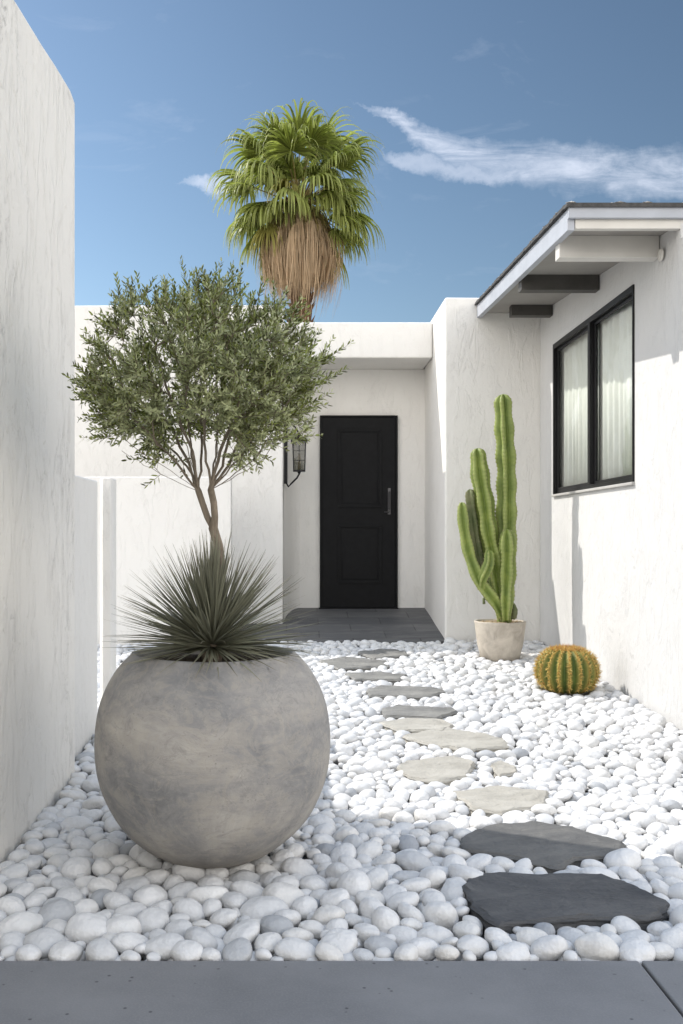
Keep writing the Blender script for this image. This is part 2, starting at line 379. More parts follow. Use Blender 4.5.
# porch roof block (parapet)
mb = MB().box(-.163, 1.331, 10.03, 15, CZ+1.775, CZ+2.137); o = hp(mb.build('wall', M['plaster'])); bevel(o, .02, 3)
# door wall
mb = MB().box(-.02, 1.36, 10.70, 11.0, -.1, CZ+1.772); o = hp(mb.build('wall', M['plaster']))
# right block (pillar)
mb = MB().box(1.334, 5.6, 9.2, 15, -.1, CZ+2.19); o = hp(mb.build('wall', M['plaster'])); bevel(o, .022, 3); wavy(o, .004, .25)
# right wing wall with window opening
wy0, wy1, wz0, wz1 = 6.60, 8.69, CZ+.352, CZ+1.655
mb = MB(); X0, X1 = 2.208, 2.40; Y0, Y1 = 3.6, 9.197; Z0 = -.1
def ztop(y): return CZ + (1.80 + (2.01-1.80)*(y-5.8)/3.1) + .01 if y >= 5.8 else CZ+1.72
for (a, b, c, d) in ((Y0, 5.80, Z0, None), (5.80, wy0, Z0, None), (wy1, Y1, Z0, None), (wy0, wy1, Z0, wz0), (wy0, wy1, wz1, None)):
    t0 = d if d is not None else (ztop(a) if a >= 5.8 else CZ+1.72); t1 = d if d is not None else (ztop(b) if a >= 5.8 else CZ+1.72)
    mb.hexa([(X0,a,c),(X1,a,c),(X1,b,c),(X0,b,c),(X0,a,t0),(X1,a,t0),(X1,b,t1),(X0,b,t1)])
mb.v, mb.f = mb.v, mb.f
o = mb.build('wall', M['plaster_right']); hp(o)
import bmesh
bm = bmesh.new(); bm.from_mesh(o.data); bmesh.ops.remove_doubles(bm, verts=bm.verts, dist=.0005)
# drop internal duplicate faces
seen = {}
for f in list(bm.faces):
    k = tuple(sorted(v.index for v in f.verts)); seen.setdefault(k, []).append(f)
dl = [f for fs_ in seen.values() if len(fs_) > 1 for f in fs_]
bmesh.ops.delete(bm, geom=dl, context='FACES_ONLY'); bm.to_mesh(o.data); bm.free()
# rear shell of the wing so that the room behind the window is closed
mb = MB().box(5.3, 5.5, 3.6, 9.19, -.1, CZ+1.70); mb.box(2.405, 5.295, 3.6, 3.8, -.1, CZ+1.70); o = hp(mb.build('wall', M['plaster']))

# door
door = MB().box(.236, 1.018, 10.672, 10.70, CZ-.775, CZ+1.258).build('door', M['black_door']); hp(door); bevel(door, .003, 1)
def dpart(mb, name, m, par=door, bv=.003):
    o = mb.build(name, m); o.parent = par
    if bv: bevel(o, bv, 2)
    return o
fr = MB().box(.212,.236,10.655,10.705,CZ-.78,CZ+1.275).box(1.018,1.042,10.655,10.705,CZ-.78,CZ+1.275).box(.236,1.018,10.655,10.705,CZ+1.258,CZ+1.276)
dpart(fr, 'frame', M['black_door'])
for (a, b) in ((.29,1.13), (-.52,.11)):   # two raised panels with mouldings
    x0, x1 = .405, .875; z0, z1 = CZ+a, CZ+b
    mb = MB()
    w = .03
    mb.box(x0,x1,10.660,10.6725,z1-w,z1).box(x0,x1,10.660,10.6725,z0,z0+w).box(x0,x0+w,10.660,10.6725,z0+w,z1-w).box(x1-w,x1,10.660,10.6725,z0+w,z1-w)
    mb.hexa([(x0+.06,10.664,z0+.06),(x1-.06,10.664,z0+.06),(x1-.04,10.6725,z0+.04),(x0+.04,10.6725,z0+.04),(x0+.06,10.664,z1-.06),(x1-.06,10.664,z1-.06),(x1-.04,10.6725,z1-.04),(x0+.04,10.6725,z1-.04)])
    dpart(mb, 'panel', M['black_door'])
mb = MB().box(.938,.966,10.664,10.6725,CZ+.22,CZ+.50).tube([(.952,10.665,CZ+.46),(.952,10.63,CZ+.46),(.952,10.628,CZ+.27),(.952,10.665,CZ+.27)], .008, 8).tube([(.952,10.66,CZ+.245),(.952,10.635,CZ+.245),(.90,10.632,CZ+.245)], .007, 8)
dpart(mb, 'handle', M['steel'], bv=0)
mb = MB().box(.20,1.05,10.64,10.70,CZ-.80,CZ-.776); dpart(mb, 'threshold', M['black_door'])

# window
win = empty('window', (2.208, 7.64, CZ+.352)); win.parent = house; win.matrix_parent_inverse = Matrix.Translation(-HL)
def wpart(mb, name, m, bv=.003, smooth=False):
    o = mb.build(name, m, smooth=smooth); o.parent = win; o.matrix_parent_inverse = (Matrix.Translation(Vector(win.location))).inverted()
    if bv: bevel(o, bv, 2)
    return o
xo, xi = 2.196, 2.25; t = .03; ym = 7.60
mb = MB().box(xo,xi,wy1-t,wy1+.002,wz0,wz1).box(xo,xi,wy0-.002,wy0+t*.6,wz0,wz1).box(xo,xi,wy0+t*.6,wy1-t,wz1-.045,wz1).box(xo+.03,xi,wy0+t*.6,wy1-t,wz0,wz0+.035).box(xo-.004,xi,ym-.028,ym+.028,wz0+.035,wz1-.045)
wpart(mb, 'frame', M['black_metal'])
for (a, b) in ((wy0+.03, ym-.028), (ym+.028, wy1-.035)):      # sashes
    mb = MB().box(2.226,2.248,a,a+.018,wz0+.035,wz1-.045).box(2.226,2.248,b-.03,b,wz0+.035,wz1-.045).box(2.226,2.248,a+.018,b-.03,wz1-.07,wz1-.045).box(2.226,2.248,a+.018,b-.03,wz0+.035,wz0+.055)
    wpart(mb, 'sash', M['black_metal'])
    mb = MB().box(2.234,2.238,a+.017,b-.029,wz0+.054,wz1-.069); wpart(mb, 'pane', M['glass'], 0)
mb = MB().box(2.184,2.33,wy0-.01,wy1+.01,wz0-.022,wz0-.001); wpart(mb, 'sill', M['sill'], .004)
nv = 260; vs = []; fs = []
for i in range(nv+1):
    y = wy0-.1+(wy1-wy0+.2)*i/nv; x = 2.375+.008*math.sin(y*46+2*math.sin(y*5))+.008*math.sin(y*97)
    vs += [(x,y,wz0-.02),(x+.004*math.sin(y*30),y,wz1+.05)]
fs = [(2*i,2*i+2,2*i+3,2*i+1) for i in range(nv)]
for v in range(0): pass
cur = mesh('curtain', [(x-.085,y,z) for x,y,z in vs], fs, M['curtain'], smooth=True); cur.parent = win; cur.matrix_parent_inverse = Matrix.Translation(Vector(win.location)).inverted()
sm = cur.modifiers.new('thick','SOLIDIFY'); sm.thickness = .003

# wing roof
roof = empty('roof', (1.6, 5.8, CZ+1.8)); roof.parent = house; roof.matrix_parent_inverse = Matrix.Translation(-HL)
def rpart(mb, name, m, bv=.004, label=None):
    o = mb.build(name, m); o.parent = roof; o.matrix_parent_inverse = Matrix.Translation(Vector(roof.location)).inverted()
    if bv: bevel(o, bv, 2)
    if label: o['label'] = label
    return o
YA, YB = 5.80, 9.192
XA, XB = 1.552, 1.625
zs = lambda y: CZ+1.812+(2.02-1.812)*(y-5.8)/3.1      # soffit
zr = lambda y: CZ+1.905+(2.105-1.905)*(y-5.8)/3.1     # top
def slab(x0a, x0b, x1, ya, yb, f0, f1, o0=0, o1=0):
    return MB().hexa([(x0a,ya,f0(ya)+o0),(x1,ya,f0(ya)+o0),(x1,yb,f0(yb)+o0),(x0b,yb,f0(yb)+o0),(x0a,ya,f1(ya)+o1),(x1,ya,f1(ya)+o1),(x1,yb,f1(yb)+o1),(x0b,yb,f1(yb)+o1)])
rpart(slab(XA+.045, XB+.045, 5.9, YA+.05, YB, zs, zr, 0, -.02), 'soffit', M['soffit'])
# eave fascia, in two boards
mb = slab(XA, XB, XA+.042, YA+.003, YB, lambda y: zs(y)-.045, zr, 0, -.014)
mb.v = [(min(x, (XA+.042)+(XB-XA)*(y-YA)/(YB-YA)) if x > XA+.03 else x, y, z) for x, y, z in mb.v]
mb.v = [((XB+.042) if (abs(y-YB)<1e-6 and x>XB+.001 or (abs(y-YB)<1e-6 and abs(x-(XA+.042))<1e-6)) else x, y, z) for x, y, z in mb.v]
rpart(mb, 'fascia', M['grey_wood'])
mb = MB().box(XA-.001, 6.0, YA-.03, YA-.002, zr(YA)-.075, zr(YA)-.010); rpart(mb, 'fascia', M['grey_wood'], label='blue grey board along the front roof edge')
mb = MB().box(XA+.045, 6.0, YA+.001, YA+.048, zs(YA)-.035, zs(YA)+.085); rpart(mb, 'fascia', M['white_wood'], label='cream board under the front roof edge')
# roofing layer with a ragged rim
n = 90; vs = []; fs = []
for i in range(n+1):
    y = YA-.045+(YB-YA+.045)*i/n; xe = XA-.022+(XB-XA)*(y-YA)/(YB-YA)+.008*mnoise.noise(Vector((y*11,0,3))); zz = zr(y)+.004*mnoise.noise(Vector((y*14,7,3)))
    vs += [(xe,y,zz-.012),(xe+.004,y,zz+.012),(6.1,y,zz+.012),(6.1,y,zz-.012)]
for i in range(n): 
    a = 4*i; b = a+4; fs += [(a,b,b+1,a+1),(a+1,b+1,b+2,a+2),(a+2,b+2,b+3,a+3),(a+3,b+3,b,a)]
fs += [(0,1,2,3),(4*n+3,4*n+2,4*n+1,4*n)]
o = mesh('roofing', vs, [tuple(reversed(f)) for f in fs], M['shingle']); o.parent = roof; o.matrix_parent_inverse = Matrix.Translation(Vector(roof.location)).inverted()
# crumbly pale crust along the rim
mb = MB(); random.seed(3)
def blob(c, r):
    a = [Vector(v) for v in ((1,0,0),(-1,0,0),(0,1,0),(0,-1,0),(0,0,1),(0,0,-1))]
    return [tuple(Vector(c)+Vector((v.x*r[0]*random.uniform(.7,1.2),v.y*r[1]*random.uniform(.7,1.2),v.z*r[2]*random.uniform(.7,1.2)))) for v in a], [(0,2,4),(2,1,4),(1,3,4),(3,0,4),(2,0,5),(1,2,5),(3,1,5),(0,3,5)]
for i in range(150):
    y = random.uniform(YA-.03, YB-.05)
    if mnoise.noise(Vector((y*4,2,9))) < -.1: continue
    mb.add(*blob((XA-.004+(XB-XA)*(y-YA)/(YB-YA)+random.uniform(-.008,.02), y, zr(y)+.012), (.016,.03,.006)))
for i in range(150):
    x = random.uniform(XA, 3.2)
    if mnoise.noise(Vector((x*5,2,9))) < .0: continue
    mb.add(*blob((x, YA-.036+random.uniform(-.008,.02), zr(YA)+.012), (.03,.016,.006)))
rpart(mb, 'crust', M['lime'], 0)
# beams
def beam(y, w, x0, h, m, lab=None, drop=0):
    z = zs(y)+.002-drop
    return rpart(MB().box(x0, 2.204, y, y+w, z-h, z), 'beam', m, .004, lab)
beam(6.13, .10, 1.59, .135, M['white_wood'], 'cream beam nearest the front of the eave')
beam(7.36, .10, 1.63, .115, M['dark_wood'], 'dark beam halfway along the eave')
beam(8.72, .10, 1.845, .095, M['dark_wood'], 'short dark beam at the far end of the eave')
# small round fixing under the eave
mb = MB().lathe([(0,-.012),(.035,-.012),(.04,0),(.035,.012),(0,.012)], (0,0,0), 20)
mb.v = [(2.19+z*.6, 6.07+x, CZ+1.70+y) for x, y, z in mb.v]; rpart(mb, 'bracket', M['white_wood'], 0)

# ------------------------------------------------------------------ wall lantern
lan = empty('wall_lantern', (-.10, 10.13, CZ+.70)); tag(lan, 'black metal wall lantern with glass sides mounted left of the door', 'lantern')
def lp(mb, name, m, bv=.002, par=None, smooth=False):
    o = mb.build(name, m, smooth=smooth); o.parent = par or lan; o.matrix_parent_inverse = Matrix.Translation(Vector(lan.location)).inverted()
    if bv: bevel(o, bv, 2)
    return o
lx, ly = -.008, 10.06
T = lambda py: CZ+(535-py)*10.06/1000
mb = MB().box(-.165,-.125,9.99,10.05,T(484),T(424)); mb.tube([(-.145,10.02,T(424)),(-.145,10.02,T(418))],[.012,.004],8); lp(mb, 'backplate', M['black_metal'])
mb = MB().tube([(-.145,10.0,T(482)),(-.145+.03,10.0,T(487)),(-.09,10.02,T(484)),(-.03,10.05,T(478)),(lx,ly,T(474))], .009, 8)
mb.tube([(-.145,10.0,T(430)),(-.11,10.02,T(424)),(-.05,10.05,T(427)),(lx,ly,T(434))], .008, 8); lp(mb, 'bracket', M['black_metal'], 0)
a, b = .064, .056; z0, z1 = T(470), T(442)
mb = MB()
for sx in (-1,1):
    for sy in (-1,1):
        mb.hexa([(lx+sx*b-.006,ly+sy*b-.009,z0),(lx+sx*b+.006,ly+sy*b-.009,z0),(lx+sx*b+.006,ly+sy*b+.009,z0),(lx+sx*b-.006,ly+sy*b+.009,z0),(lx+sx*a-.006,ly+sy*a-.006,z1),(lx+sx*a+.006,ly+sy*a-.006,z1),(lx+sx*a+.006,ly+sy*a+.006,z1),(lx+sx*a-.006,ly+sy*a+.006,z1)])
mb.box(lx-.062,lx+.062,ly-.062,ly+.062,z0-.016,z0-.001); mb.box(lx-.084,lx+.084,ly-.084,ly+.084,z1+.001,z1+.022)
mb.box(lx-.003,lx+.003,ly-.064,ly-.058,z0,z1); 
for k in range(1,3): mb.box(lx-.055,lx+.055,ly-.062,ly-.056,z0+(z1-z0)*k/3-.003,z0+(z1-z0)*k/3+.003)
mb.tube([(lx,ly,z0-.016),(lx,ly,z0-.05)],[.02,.006],8); lp(mb, 'body', M['black_metal'])
mb = MB(); mb.add([(lx-.085,ly-.085,z1+.022),(lx+.085,ly-.085,z1+.022),(lx+.085,ly+.085,z1+.022),(lx-.085,ly+.085,z1+.022),(lx-.03,ly-.03,z1+.06),(lx+.03,ly-.03,z1+.06),(lx+.03,ly+.03,z1+.06),(lx-.03,ly+.03,z1+.06)],[(3,2,1,0),(4,5,6,7),(0,1,5,4),(1,2,6,5),(2,3,7,6),(3,0,4,7)])
mb.tube([(lx,ly,z1+.06),(lx,ly,z1+.10)],[.016,.005],8); lp(mb, 'cap', M['black_metal'])
mb = MB().hexa([(lx-b,ly-b,z0),(lx+b,ly-b,z0),(lx+b,ly+b,z0),(lx-b,ly+b,z0),(lx-a,ly-a,z1),(lx+a,ly-a,z1),(lx+a,ly+a,z1),(lx-a,ly+a,z1)]); lp(mb, 'glass', M['dim_glass'], 0)
mb = MB().tube([(lx,ly,z0),(lx,ly,z0+.09)], .014, 10).lathe([(.0,.09),(.014,.10),(.018,.12),(.012,.15),(.0,.17)], (lx,ly,z0), 12); lp(mb, 'bulb', M['bulb'], 0, smooth=True)

# ------------------------------------------------------------------ big round planter
PC = Vector((-.319, 3.686, CZ-.785)); PR = .43
planter = empty('planter', (PC.x, PC.y, PC.z-PR))
tag(planter, 'large round mottled grey concrete pot holding the small tree and spiky plant', 'planter')
prof = []
a0 = -80; a1 = 48.5
for k in range(0, 61):
    a = R(a0+(a1-a0)*k/60); ca, sa = math.cos(a), math.sin(a)
    l_ = (abs(ca)**2.5+abs(sa)**2.5)**(-1/2.5) if a > 0 else 1.0
    prof.append((PR*ca*l_, PR*sa*l_*(1.0 if a > 0 else .985)))
rr, rz = prof[-1]
prof = [(0, prof[0][1]-.002), (prof[0][0]*.6, prof[0][1]-.002)] + prof + [(rr-.006, rz+.009), (rr-.016, rz+.010), (rr-.026, rz+.002), (rr-.034, rz-.03), (rr-.03, rz-.09)]
mb = MB().lathe(prof, (0,0,PR), 128)
for i, v in enumerate(mb.v):
    w = Vector(v); nn = mnoise.noise(w*5)*.0035+mnoise.noise(w*14)*.0012
    dv = Vector((w.x, w.y, (w.z-PR))); 
    if dv.length > .1: w = w+dv.normalized()*nn
    mb.v[i] = tuple(w)
o = mb.build('body', M['pot'], planter, True)
mb = MB(); sr = rr-.028; zb = PR+rz-.03; seg = 40
vs = [(0,0,zb+.02)]; fs = []
for j in range(1,9):
    for k in range(seg):
        r_ = sr*j/8; a = 2*PI*k/seg; vs.append((r_*math.cos(a), r_*math.sin(a), zb+.02*(1-j/8)+.008*mnoise.noise(Vector((r_*math.cos(a)*20, r_*math.sin(a)*20, 1)))))
fs = [(0,1+k,1+(k+1)%seg) for k in range(seg)]+[(1+(j-1)*seg+k,1+j*seg+k,1+j*seg+(k+1)%seg,1+(j-1)*seg+(k+1)%seg) for j in range(1,8) for k in range(seg)]
mesh('soil', vs, fs, M['soil'], planter, True)
SOILZ = PC.z + rz - .02

# ------------------------------------------------------------------ spiky yucca
def blades(n, base, fn, mat, name, parent, wid, nseg=5):
    """fn(i) -> list of (nseg+1) points, width factor ; builds V shaped tapering blades"""
    V = []; F = []; T_ = []
    for i in range(n):
        pts, w, side = fn(i); k0 = len(V)
        for j, p in enumerate(pts):
            s = j/(len(pts)-1); ww = w*(1.0-s**1.6)*(.75+.25*min(1,s*6)) + .0004
            V += [tuple(p-side*ww), tuple(p+side*ww)]; T_ += [max(0,(s-.72)/.28)]*2
        for j in range(len(pts)-1): F.append((k0+2*j,k0+2*j+1,k0+2*j+3,k0+2*j+2))
    return raw_mesh(name, V, F, mat, parent, True, {'tipness': T_})
yc = Vector((-.318, 3.60, SOILZ+.06))
yu = empty('yucca', yc); tag(yu, 'dark spiky yucca rosette fanning out over the rim of the round pot', 'plant')
rg = random.Random(5)
def yleaf(i):
    az = rg.uniform(0,2*PI); el = R(-4+94*(rg.random()**1.1)) if i > 60 else R(rg.uniform(-9,5))
    d = Vector((math.cos(az)*math.cos(el), math.sin(az)*math.cos(el), math.sin(el)))
    L = rg.uniform(.31,.40)*(1.0 if el > 0 else .88); 
    if rg.random() < .08: L *= .7
    droop = rg.uniform(.0,.045)*math.cos(el)
    pts = []
    jit = Vector((rg.uniform(-1,1), rg.uniform(-1,1), rg.uniform(-1,1)))*.014
    for j in range(6):
        s = j/5; pts.append(d*(L*s+.018)+jit*s*s*2-Vector((0,0,droop*s*s)))
    side = d.cross(Vector((0,0,1))); side = side.normalized() if side.length > .01 else Vector((1,0,0))
    rot = Matrix.Rotation(rg.uniform(-.9,.9),3,d); side = rot@side
    return pts, rg.uniform(.0036,.0054), side
blades(900, yc, yleaf, M['yucca'], 'leaves', yu, .004)
mb = MB().lathe([(.001,-.06),(.035,-.06),(.04,-.02),(.032,.015),(.001,.03)], (0,0,0), 16); mb.build('stem', M['bark'], yu, True)

# ------------------------------------------------------------------ olive tree
ob = Vector((-.285, 3.80, SOILZ-.02)); TD = 3.78
ot = empty('olive_tree', ob); tag(ot, 'small olive tree with a rounded loose grey green crown growing from the pot', 'tree')
rg = random.Random(21)
def tp(px, py, dd=0): return P(px, py, TD)+Vector((0,dd,0))-ob
nodes = []; par = []; lock = {}
def addn(p, q): nodes.append(Vector(p)); par.append(q); return len(nodes)-1
b0 = addn((0,0,0), -1)
pt = [(221,640,0),(221,600,0),(221,565,0),(218,545,0.005),(213,528,.0)]
k = b0
for (x, y, d) in pt: k = addn(tp(x,y,d), k)
fork = k
kl = fork
for (x, y, d) in ((207,517,.012),(202,503,.016),(198,491,.015)): kl = addn(tp(x,y,d), kl)
kr = fork
for (x, y, d) in ((215,517,-.01),(214,503,-.014),(211,490,-.010)): kr = addn(tp(x,y,d), kr)
CC = tp(203,382,0); RX, RY, RZ = .45, .42, .352
def limb(k, ctrl):
    ctrl = [nodes[k]]+[Vector(c) for c in ctrl]; kk = k
    for i in range(1, len(ctrl)):
        st = max(2, int((ctrl[i]-ctrl[i-1]).length/.035))
        for j in range(1, st+1):
            p = ctrl[i-1].lerp(ctrl[i], j/st)+Vector((rg.uniform(-1,1),rg.uniform(-1,1),rg.uniform(-1,1)))*.004
            kk = addn(p, kk)
    return kk
limb(kl, [tp(180,484,.02), tp(150,468,.05), tp(118,450,.08)])
limb(kl, [tp(188,462,.03), tp(165,420,.07), tp(135,375,.1)])
limb(kl, [tp(191,458,-.03), tp(176,410,-.09), tp(160,350,-.15)])
limb(kl, [tp(200,460,.05), tp(198,415,.12), tp(195,345,.17)])
limb(kl, [tp(183,470,-.04), tp(150,432,-.12), tp(112,395,-.18)])
limb(kl, [tp(192,455,0), tp(186,405,-.02), tp(190,340,-.02)])
limb(kr, [tp(208,462,-.05), tp(205,410,-.13), tp(212,350,-.18)])
limb(kr, [tp(222,466,.02), tp(233,420,.06), tp(246,365,.1)])
limb(kr, [tp(226,474,-.03), tp(252,445,-.09), tp(280,405,-.13)])
limb(kr, [tp(230,480,.02), tp(262,458,.05), tp(292,415,.08)])
limb(kr, [tp(216,460,0), tp(222,405,.02), tp(228,345,.02)])
limb(kr, [tp(224,470,.07), tp(240,430,.15), tp(262,385,.22)])
limb(kr, [tp(219,462,-.06), tp(236,420,-.14), tp(256,370,-.2)])
limb(kr, [tp(232,478,-.06), tp(258,462,-.14), tp(272,440,-.2)])
limb(kl, [tp(186,466,.06), tp(160,440,.14), tp(140,410,.2)])
limb(kl, [tp(194,452,-.05), tp(170,392,-.1), tp(150,330,-.12)])
limb(kl, [tp(180,478,-.05), tp(148,455,-.12), tp(128,440,-.16)])
limb(kr, [tp(214,455,.06), tp(216,400,.1), tp(210,330,.1)])
nb = len(nodes)
targets = []
while len(targets) < 640:
    v = Vector((rg.uniform(-1,1), rg.uniform(-1,1), rg.uniform(-1,1)))
    l = v.length
    if l > 1 or l < .25: continue
    p = CC+Vector((v.x*RX, v.y*RY, v.z*RZ))
    if rg.random() > .25+.75*l: continue
    nz = mnoise.noise(p*6.5+Vector((3,8,1)))
    edge = 1+.30*mnoise.noise(v.normalized()*2.3+Vector((5,2,9)))
    if l > .98*edge or nz < -.30: continue
    if v.z < -.5 and (abs(v.x) < .22 or rg.random() < .3): continue
    if v.z < -.86: continue
    targets.append(p)
F0 = (nodes[kl]+nodes[kr])/2
targets.sort(key=lambda p: (p-F0).length)
tips = []
for p in targets:
    best = None; bd = 1e9
    dp = (p-F0).length
    for k in range(fork+3, len(nodes)):
        q = nodes[k]; d = (p-q).length; dq = (q-F0).length
        if dq > dp: continue
        c = d+ .55*dq*.35
        dirp = par[k]
        if dirp >= 0 and d > 1e-4:
            t = (nodes[k]-nodes[dirp]); 
            if t.length > 1e-6: c += d*.45*(1-t.normalized().dot((p-q)/d))
        if c < bd: bd = c; best = k
    q = nodes[best]; d = (p-q).length; st = max(2, int(d/.04)); kk = best
    t = nodes[best]-nodes[par[best]]; t = t.normalized() if t.length > 1e-6 else Vector((0,0,1))
    mid = q+t*d*.45
    for j in range(1, st+1):
        s = j/st; pp = q*(1-s)**2+mid*2*s*(1-s)+p*s*s+Vector((rg.uniform(-1,1),rg.uniform(-1,1),rg.uniform(-1,1)))*.003
        kk = addn(pp, kk)
    tips.append(kk)
n = len(nodes); ch = [[] for _ in range(n)]
for i, q_ in enumerate(par):
    if q_ >= 0: ch[q_].append(i)
rad = [0]*n; e = 1.92
for i in range(n-1, -1, -1):
    rad[i] = .0011 if not ch[i] else min(.030, (sum(rad[c]**e for c in ch[i]))**(1/e)*1.0)
sc_ = .0185/rad[fork]
rad = [max(.0011, r*(sc_ if r > .004 else 1+(sc_-1)*r/.004)) for r in rad]
rad[0] = rad[1]*1.25
mb = MB()
visited = [False]*n
def chain(start):
    c = [start]; 
    while True:
        k = c[-1]
        if not ch[k]: break
        nx = max(ch[k], key=lambda a: rad[a]); c.append(nx)
    return c
stack = [0]; starts = [(0, None)]
while starts:
    s, pr = starts.pop(); c = chain(s)
    pts = ([nodes[pr]] if pr is not None else [])+[nodes[k] for k in c]; rs = ([rad[c[0]]] if pr is not None else [])+[rad[k] for k in c]
    if len(pts) > 1: mb.tube(pts, rs, 9 if rs[0] > .008 else (6 if rs[0] > .003 else 4), cap=False)
    for k in c:
        big = max(ch[k], key=lambda a: rad[a]) if ch[k] else None
        for x in ch[k]:
            if x != big: starts.append((x, k))
trunk_mb = mb
# twigs and leaves
LV = []; LN = 0; leaf_b = []; leaf_d = []; leaf_n = []; leaf_s = []
mbt = MB()
def twig(p, d, L):
    global LN
    pts = [p]; dd = d.copy(); nst = 5
    for j in range(nst):
        dd = (dd+Vector((rg.uniform(-1,1),rg.uniform(-1,1),rg.uniform(-.6,1.0)))*.14).normalized(); pts.append(pts[-1]+dd*L/nst)
    mbt.tube(pts, [.0013,.0012,.0011,.001,.0008,.0006], 3, cap=False)
    m = int(L/.0105); ph = rg.uniform(0,PI)
    for a in range(1, m+1):
        s = a/m*nst; i = min(int(s), nst-1); q = pts[i].lerp(pts[i+1], s-i); t = (pts[i+1]-pts[i]).normalized()
        u = t.orthogonal().normalized(); w = t.cross(u)
        for sd in (0, PI):
            if rg.random() < .14: continue
            an = ph+(a%2)*PI/2+sd+rg.uniform(-.4,.4)
            o_ = u*math.cos(an)+w*math.sin(an)
            ld = (t*rg.uniform(.5,1.1)+o_*rg.uniform(.6,1.0)+Vector((0,0,.12))).normalized()
            nn = (t-ld*t.dot(ld)+Vector((rg.uniform(-.3,.3),rg.uniform(-.3,.3),rg.uniform(0,.5)))).normalized()
            leaf_b.append(q); leaf_d.append(ld); leaf_n.append(nn); leaf_s.append(rg.uniform(.021,.038)*(1-.3*(a/m)))
for k in tips:
    p = nodes[k]; out = (p-CC); out = Vector((out.x/RX,out.y/RY,out.z/RZ)); l = out.length; out = out.normalized()
    t = (nodes[k]-nodes[par[k]]).normalized()
    nt = 3 if l > .6 else 2
    twig(p, (t*.7+out*.5+Vector((0,0,.4))).normalized(), rg.uniform(.06,.12))
    for _ in range(nt):
        kk = k
        for __ in range(rg.randint(0,2)): kk = par[kk]
        dd = (out*.55+t*.4+Vector((rg.uniform(-1,1),rg.uniform(-1,1),rg.uniform(-.5,1.1)))*.75).normalized()
        twig(nodes[kk], dd, rg.uniform(.045,.10)*(1.15 if out.z > .3 else 1))
for _ in range(46):      # stray shoots poking out of the outline
    k = rg.choice(tips); out = (nodes[k]-CC); out = Vector((out.x/RX,out.y/RY,out.z/RZ))
    if out.length < .75: continue
    twig(nodes[k], (out.normalized()*.8+Vector((rg.uniform(-.4,.4),rg.uniform(-.4,.4),rg.uniform(0,.9)))).normalized(), rg.uniform(.12,.17))
B_ = np.array(leaf_b); D_ = np.array(leaf_d); N_ = np.array(leaf_n); S_ = np.array(leaf_s)[:,None]
N_ /= np.linalg.norm(N_,axis=1,keepdims=True); W_ = np.cross(D_, N_); W_ /= np.linalg.norm(W_,axis=1,keepdims=True)
wd = RNG.uniform(.0030,.0046,(len(B_),1)); curl = RNG.uniform(-.12,.18,(len(B_),1))
v0 = B_; v1 = B_+D_*S_*.3+W_*wd*.9+N_*.0006; v2 = B_+D_*S_*.3-W_*wd*.9+N_*.0006; v3 = B_+D_*S_*.68+W_*wd*.85+N_*S_*curl*.4; v4 = B_+D_*S_*.68-W_*wd*.85+N_*S_*curl*.4; v5 = B_+D_*S_+N_*S_*curl
V = np.stack([v0,v2,v1,v4,v3,v5],axis=1).reshape(-1,3); nl = len(B_); bi = (np.arange(nl)*6)[:,None]
Fq = np.concatenate([bi+np.array([[0,1,3,5]]), bi+np.array([[0,5,4,2]])]); 
crown = raw_mesh('crown', V, Fq, M['olive'], ot, False)
print('olive leaves', nl)
trunk_mb.build('trunk', M['bark'], ot, True)
mbt.build('twigs', M['bark'], crown, True)

# ------------------------------------------------------------------ palm behind the house
PD = 22.0
pc = P(299, 209, PD); pb = Vector((P(302,300,PD).x, PD, -.15))
pal = empty('palm_tree', pb); tag(pal, 'tall fan palm with a shaggy skirt of dry fronds rising behind the house', 'tree')
rg = random.Random(9)
c0 = pc-pb
mb = MB(); pts = []; rs = []
for j in range(60):
    s = j/59; z = s*(c0.z+.3); w = .5*(1-s); pts.append(Vector((c0.x*s+.03*math.sin(s*3), 0, z))); rs.append(.27-.05*s+.02*rg.uniform(-1,1))
mb.tube(pts, rs, 20)
for j in range(240):     # old boots on the trunk
    s = rg.uniform(.3,1.0); z = s*(c0.z+.2); a = rg.uniform(0,2*PI); r_ = .25
    p = Vector((c0.x*s+r_*math.cos(a), r_*math.sin(a), z)); u = Vector((math.cos(a),math.sin(a),0)); w = Vector((-math.sin(a),math.cos(a),0))
    L = rg.uniform(.12,.24); mb.add([p-w*.06-u*.05,p+w*.06-u*.05,p+u*(.09)+w*.03+Vector((0,0,L)),p+u*.09-w*.03+Vector((0,0,L)),p+u*.02+Vector((0,0,-.02))],[(0,1,2,3),(0,4,1),(1,4,2),(3,4,0),(2,4,3)])
mb.build('trunk', M['pbark'], pal, False)
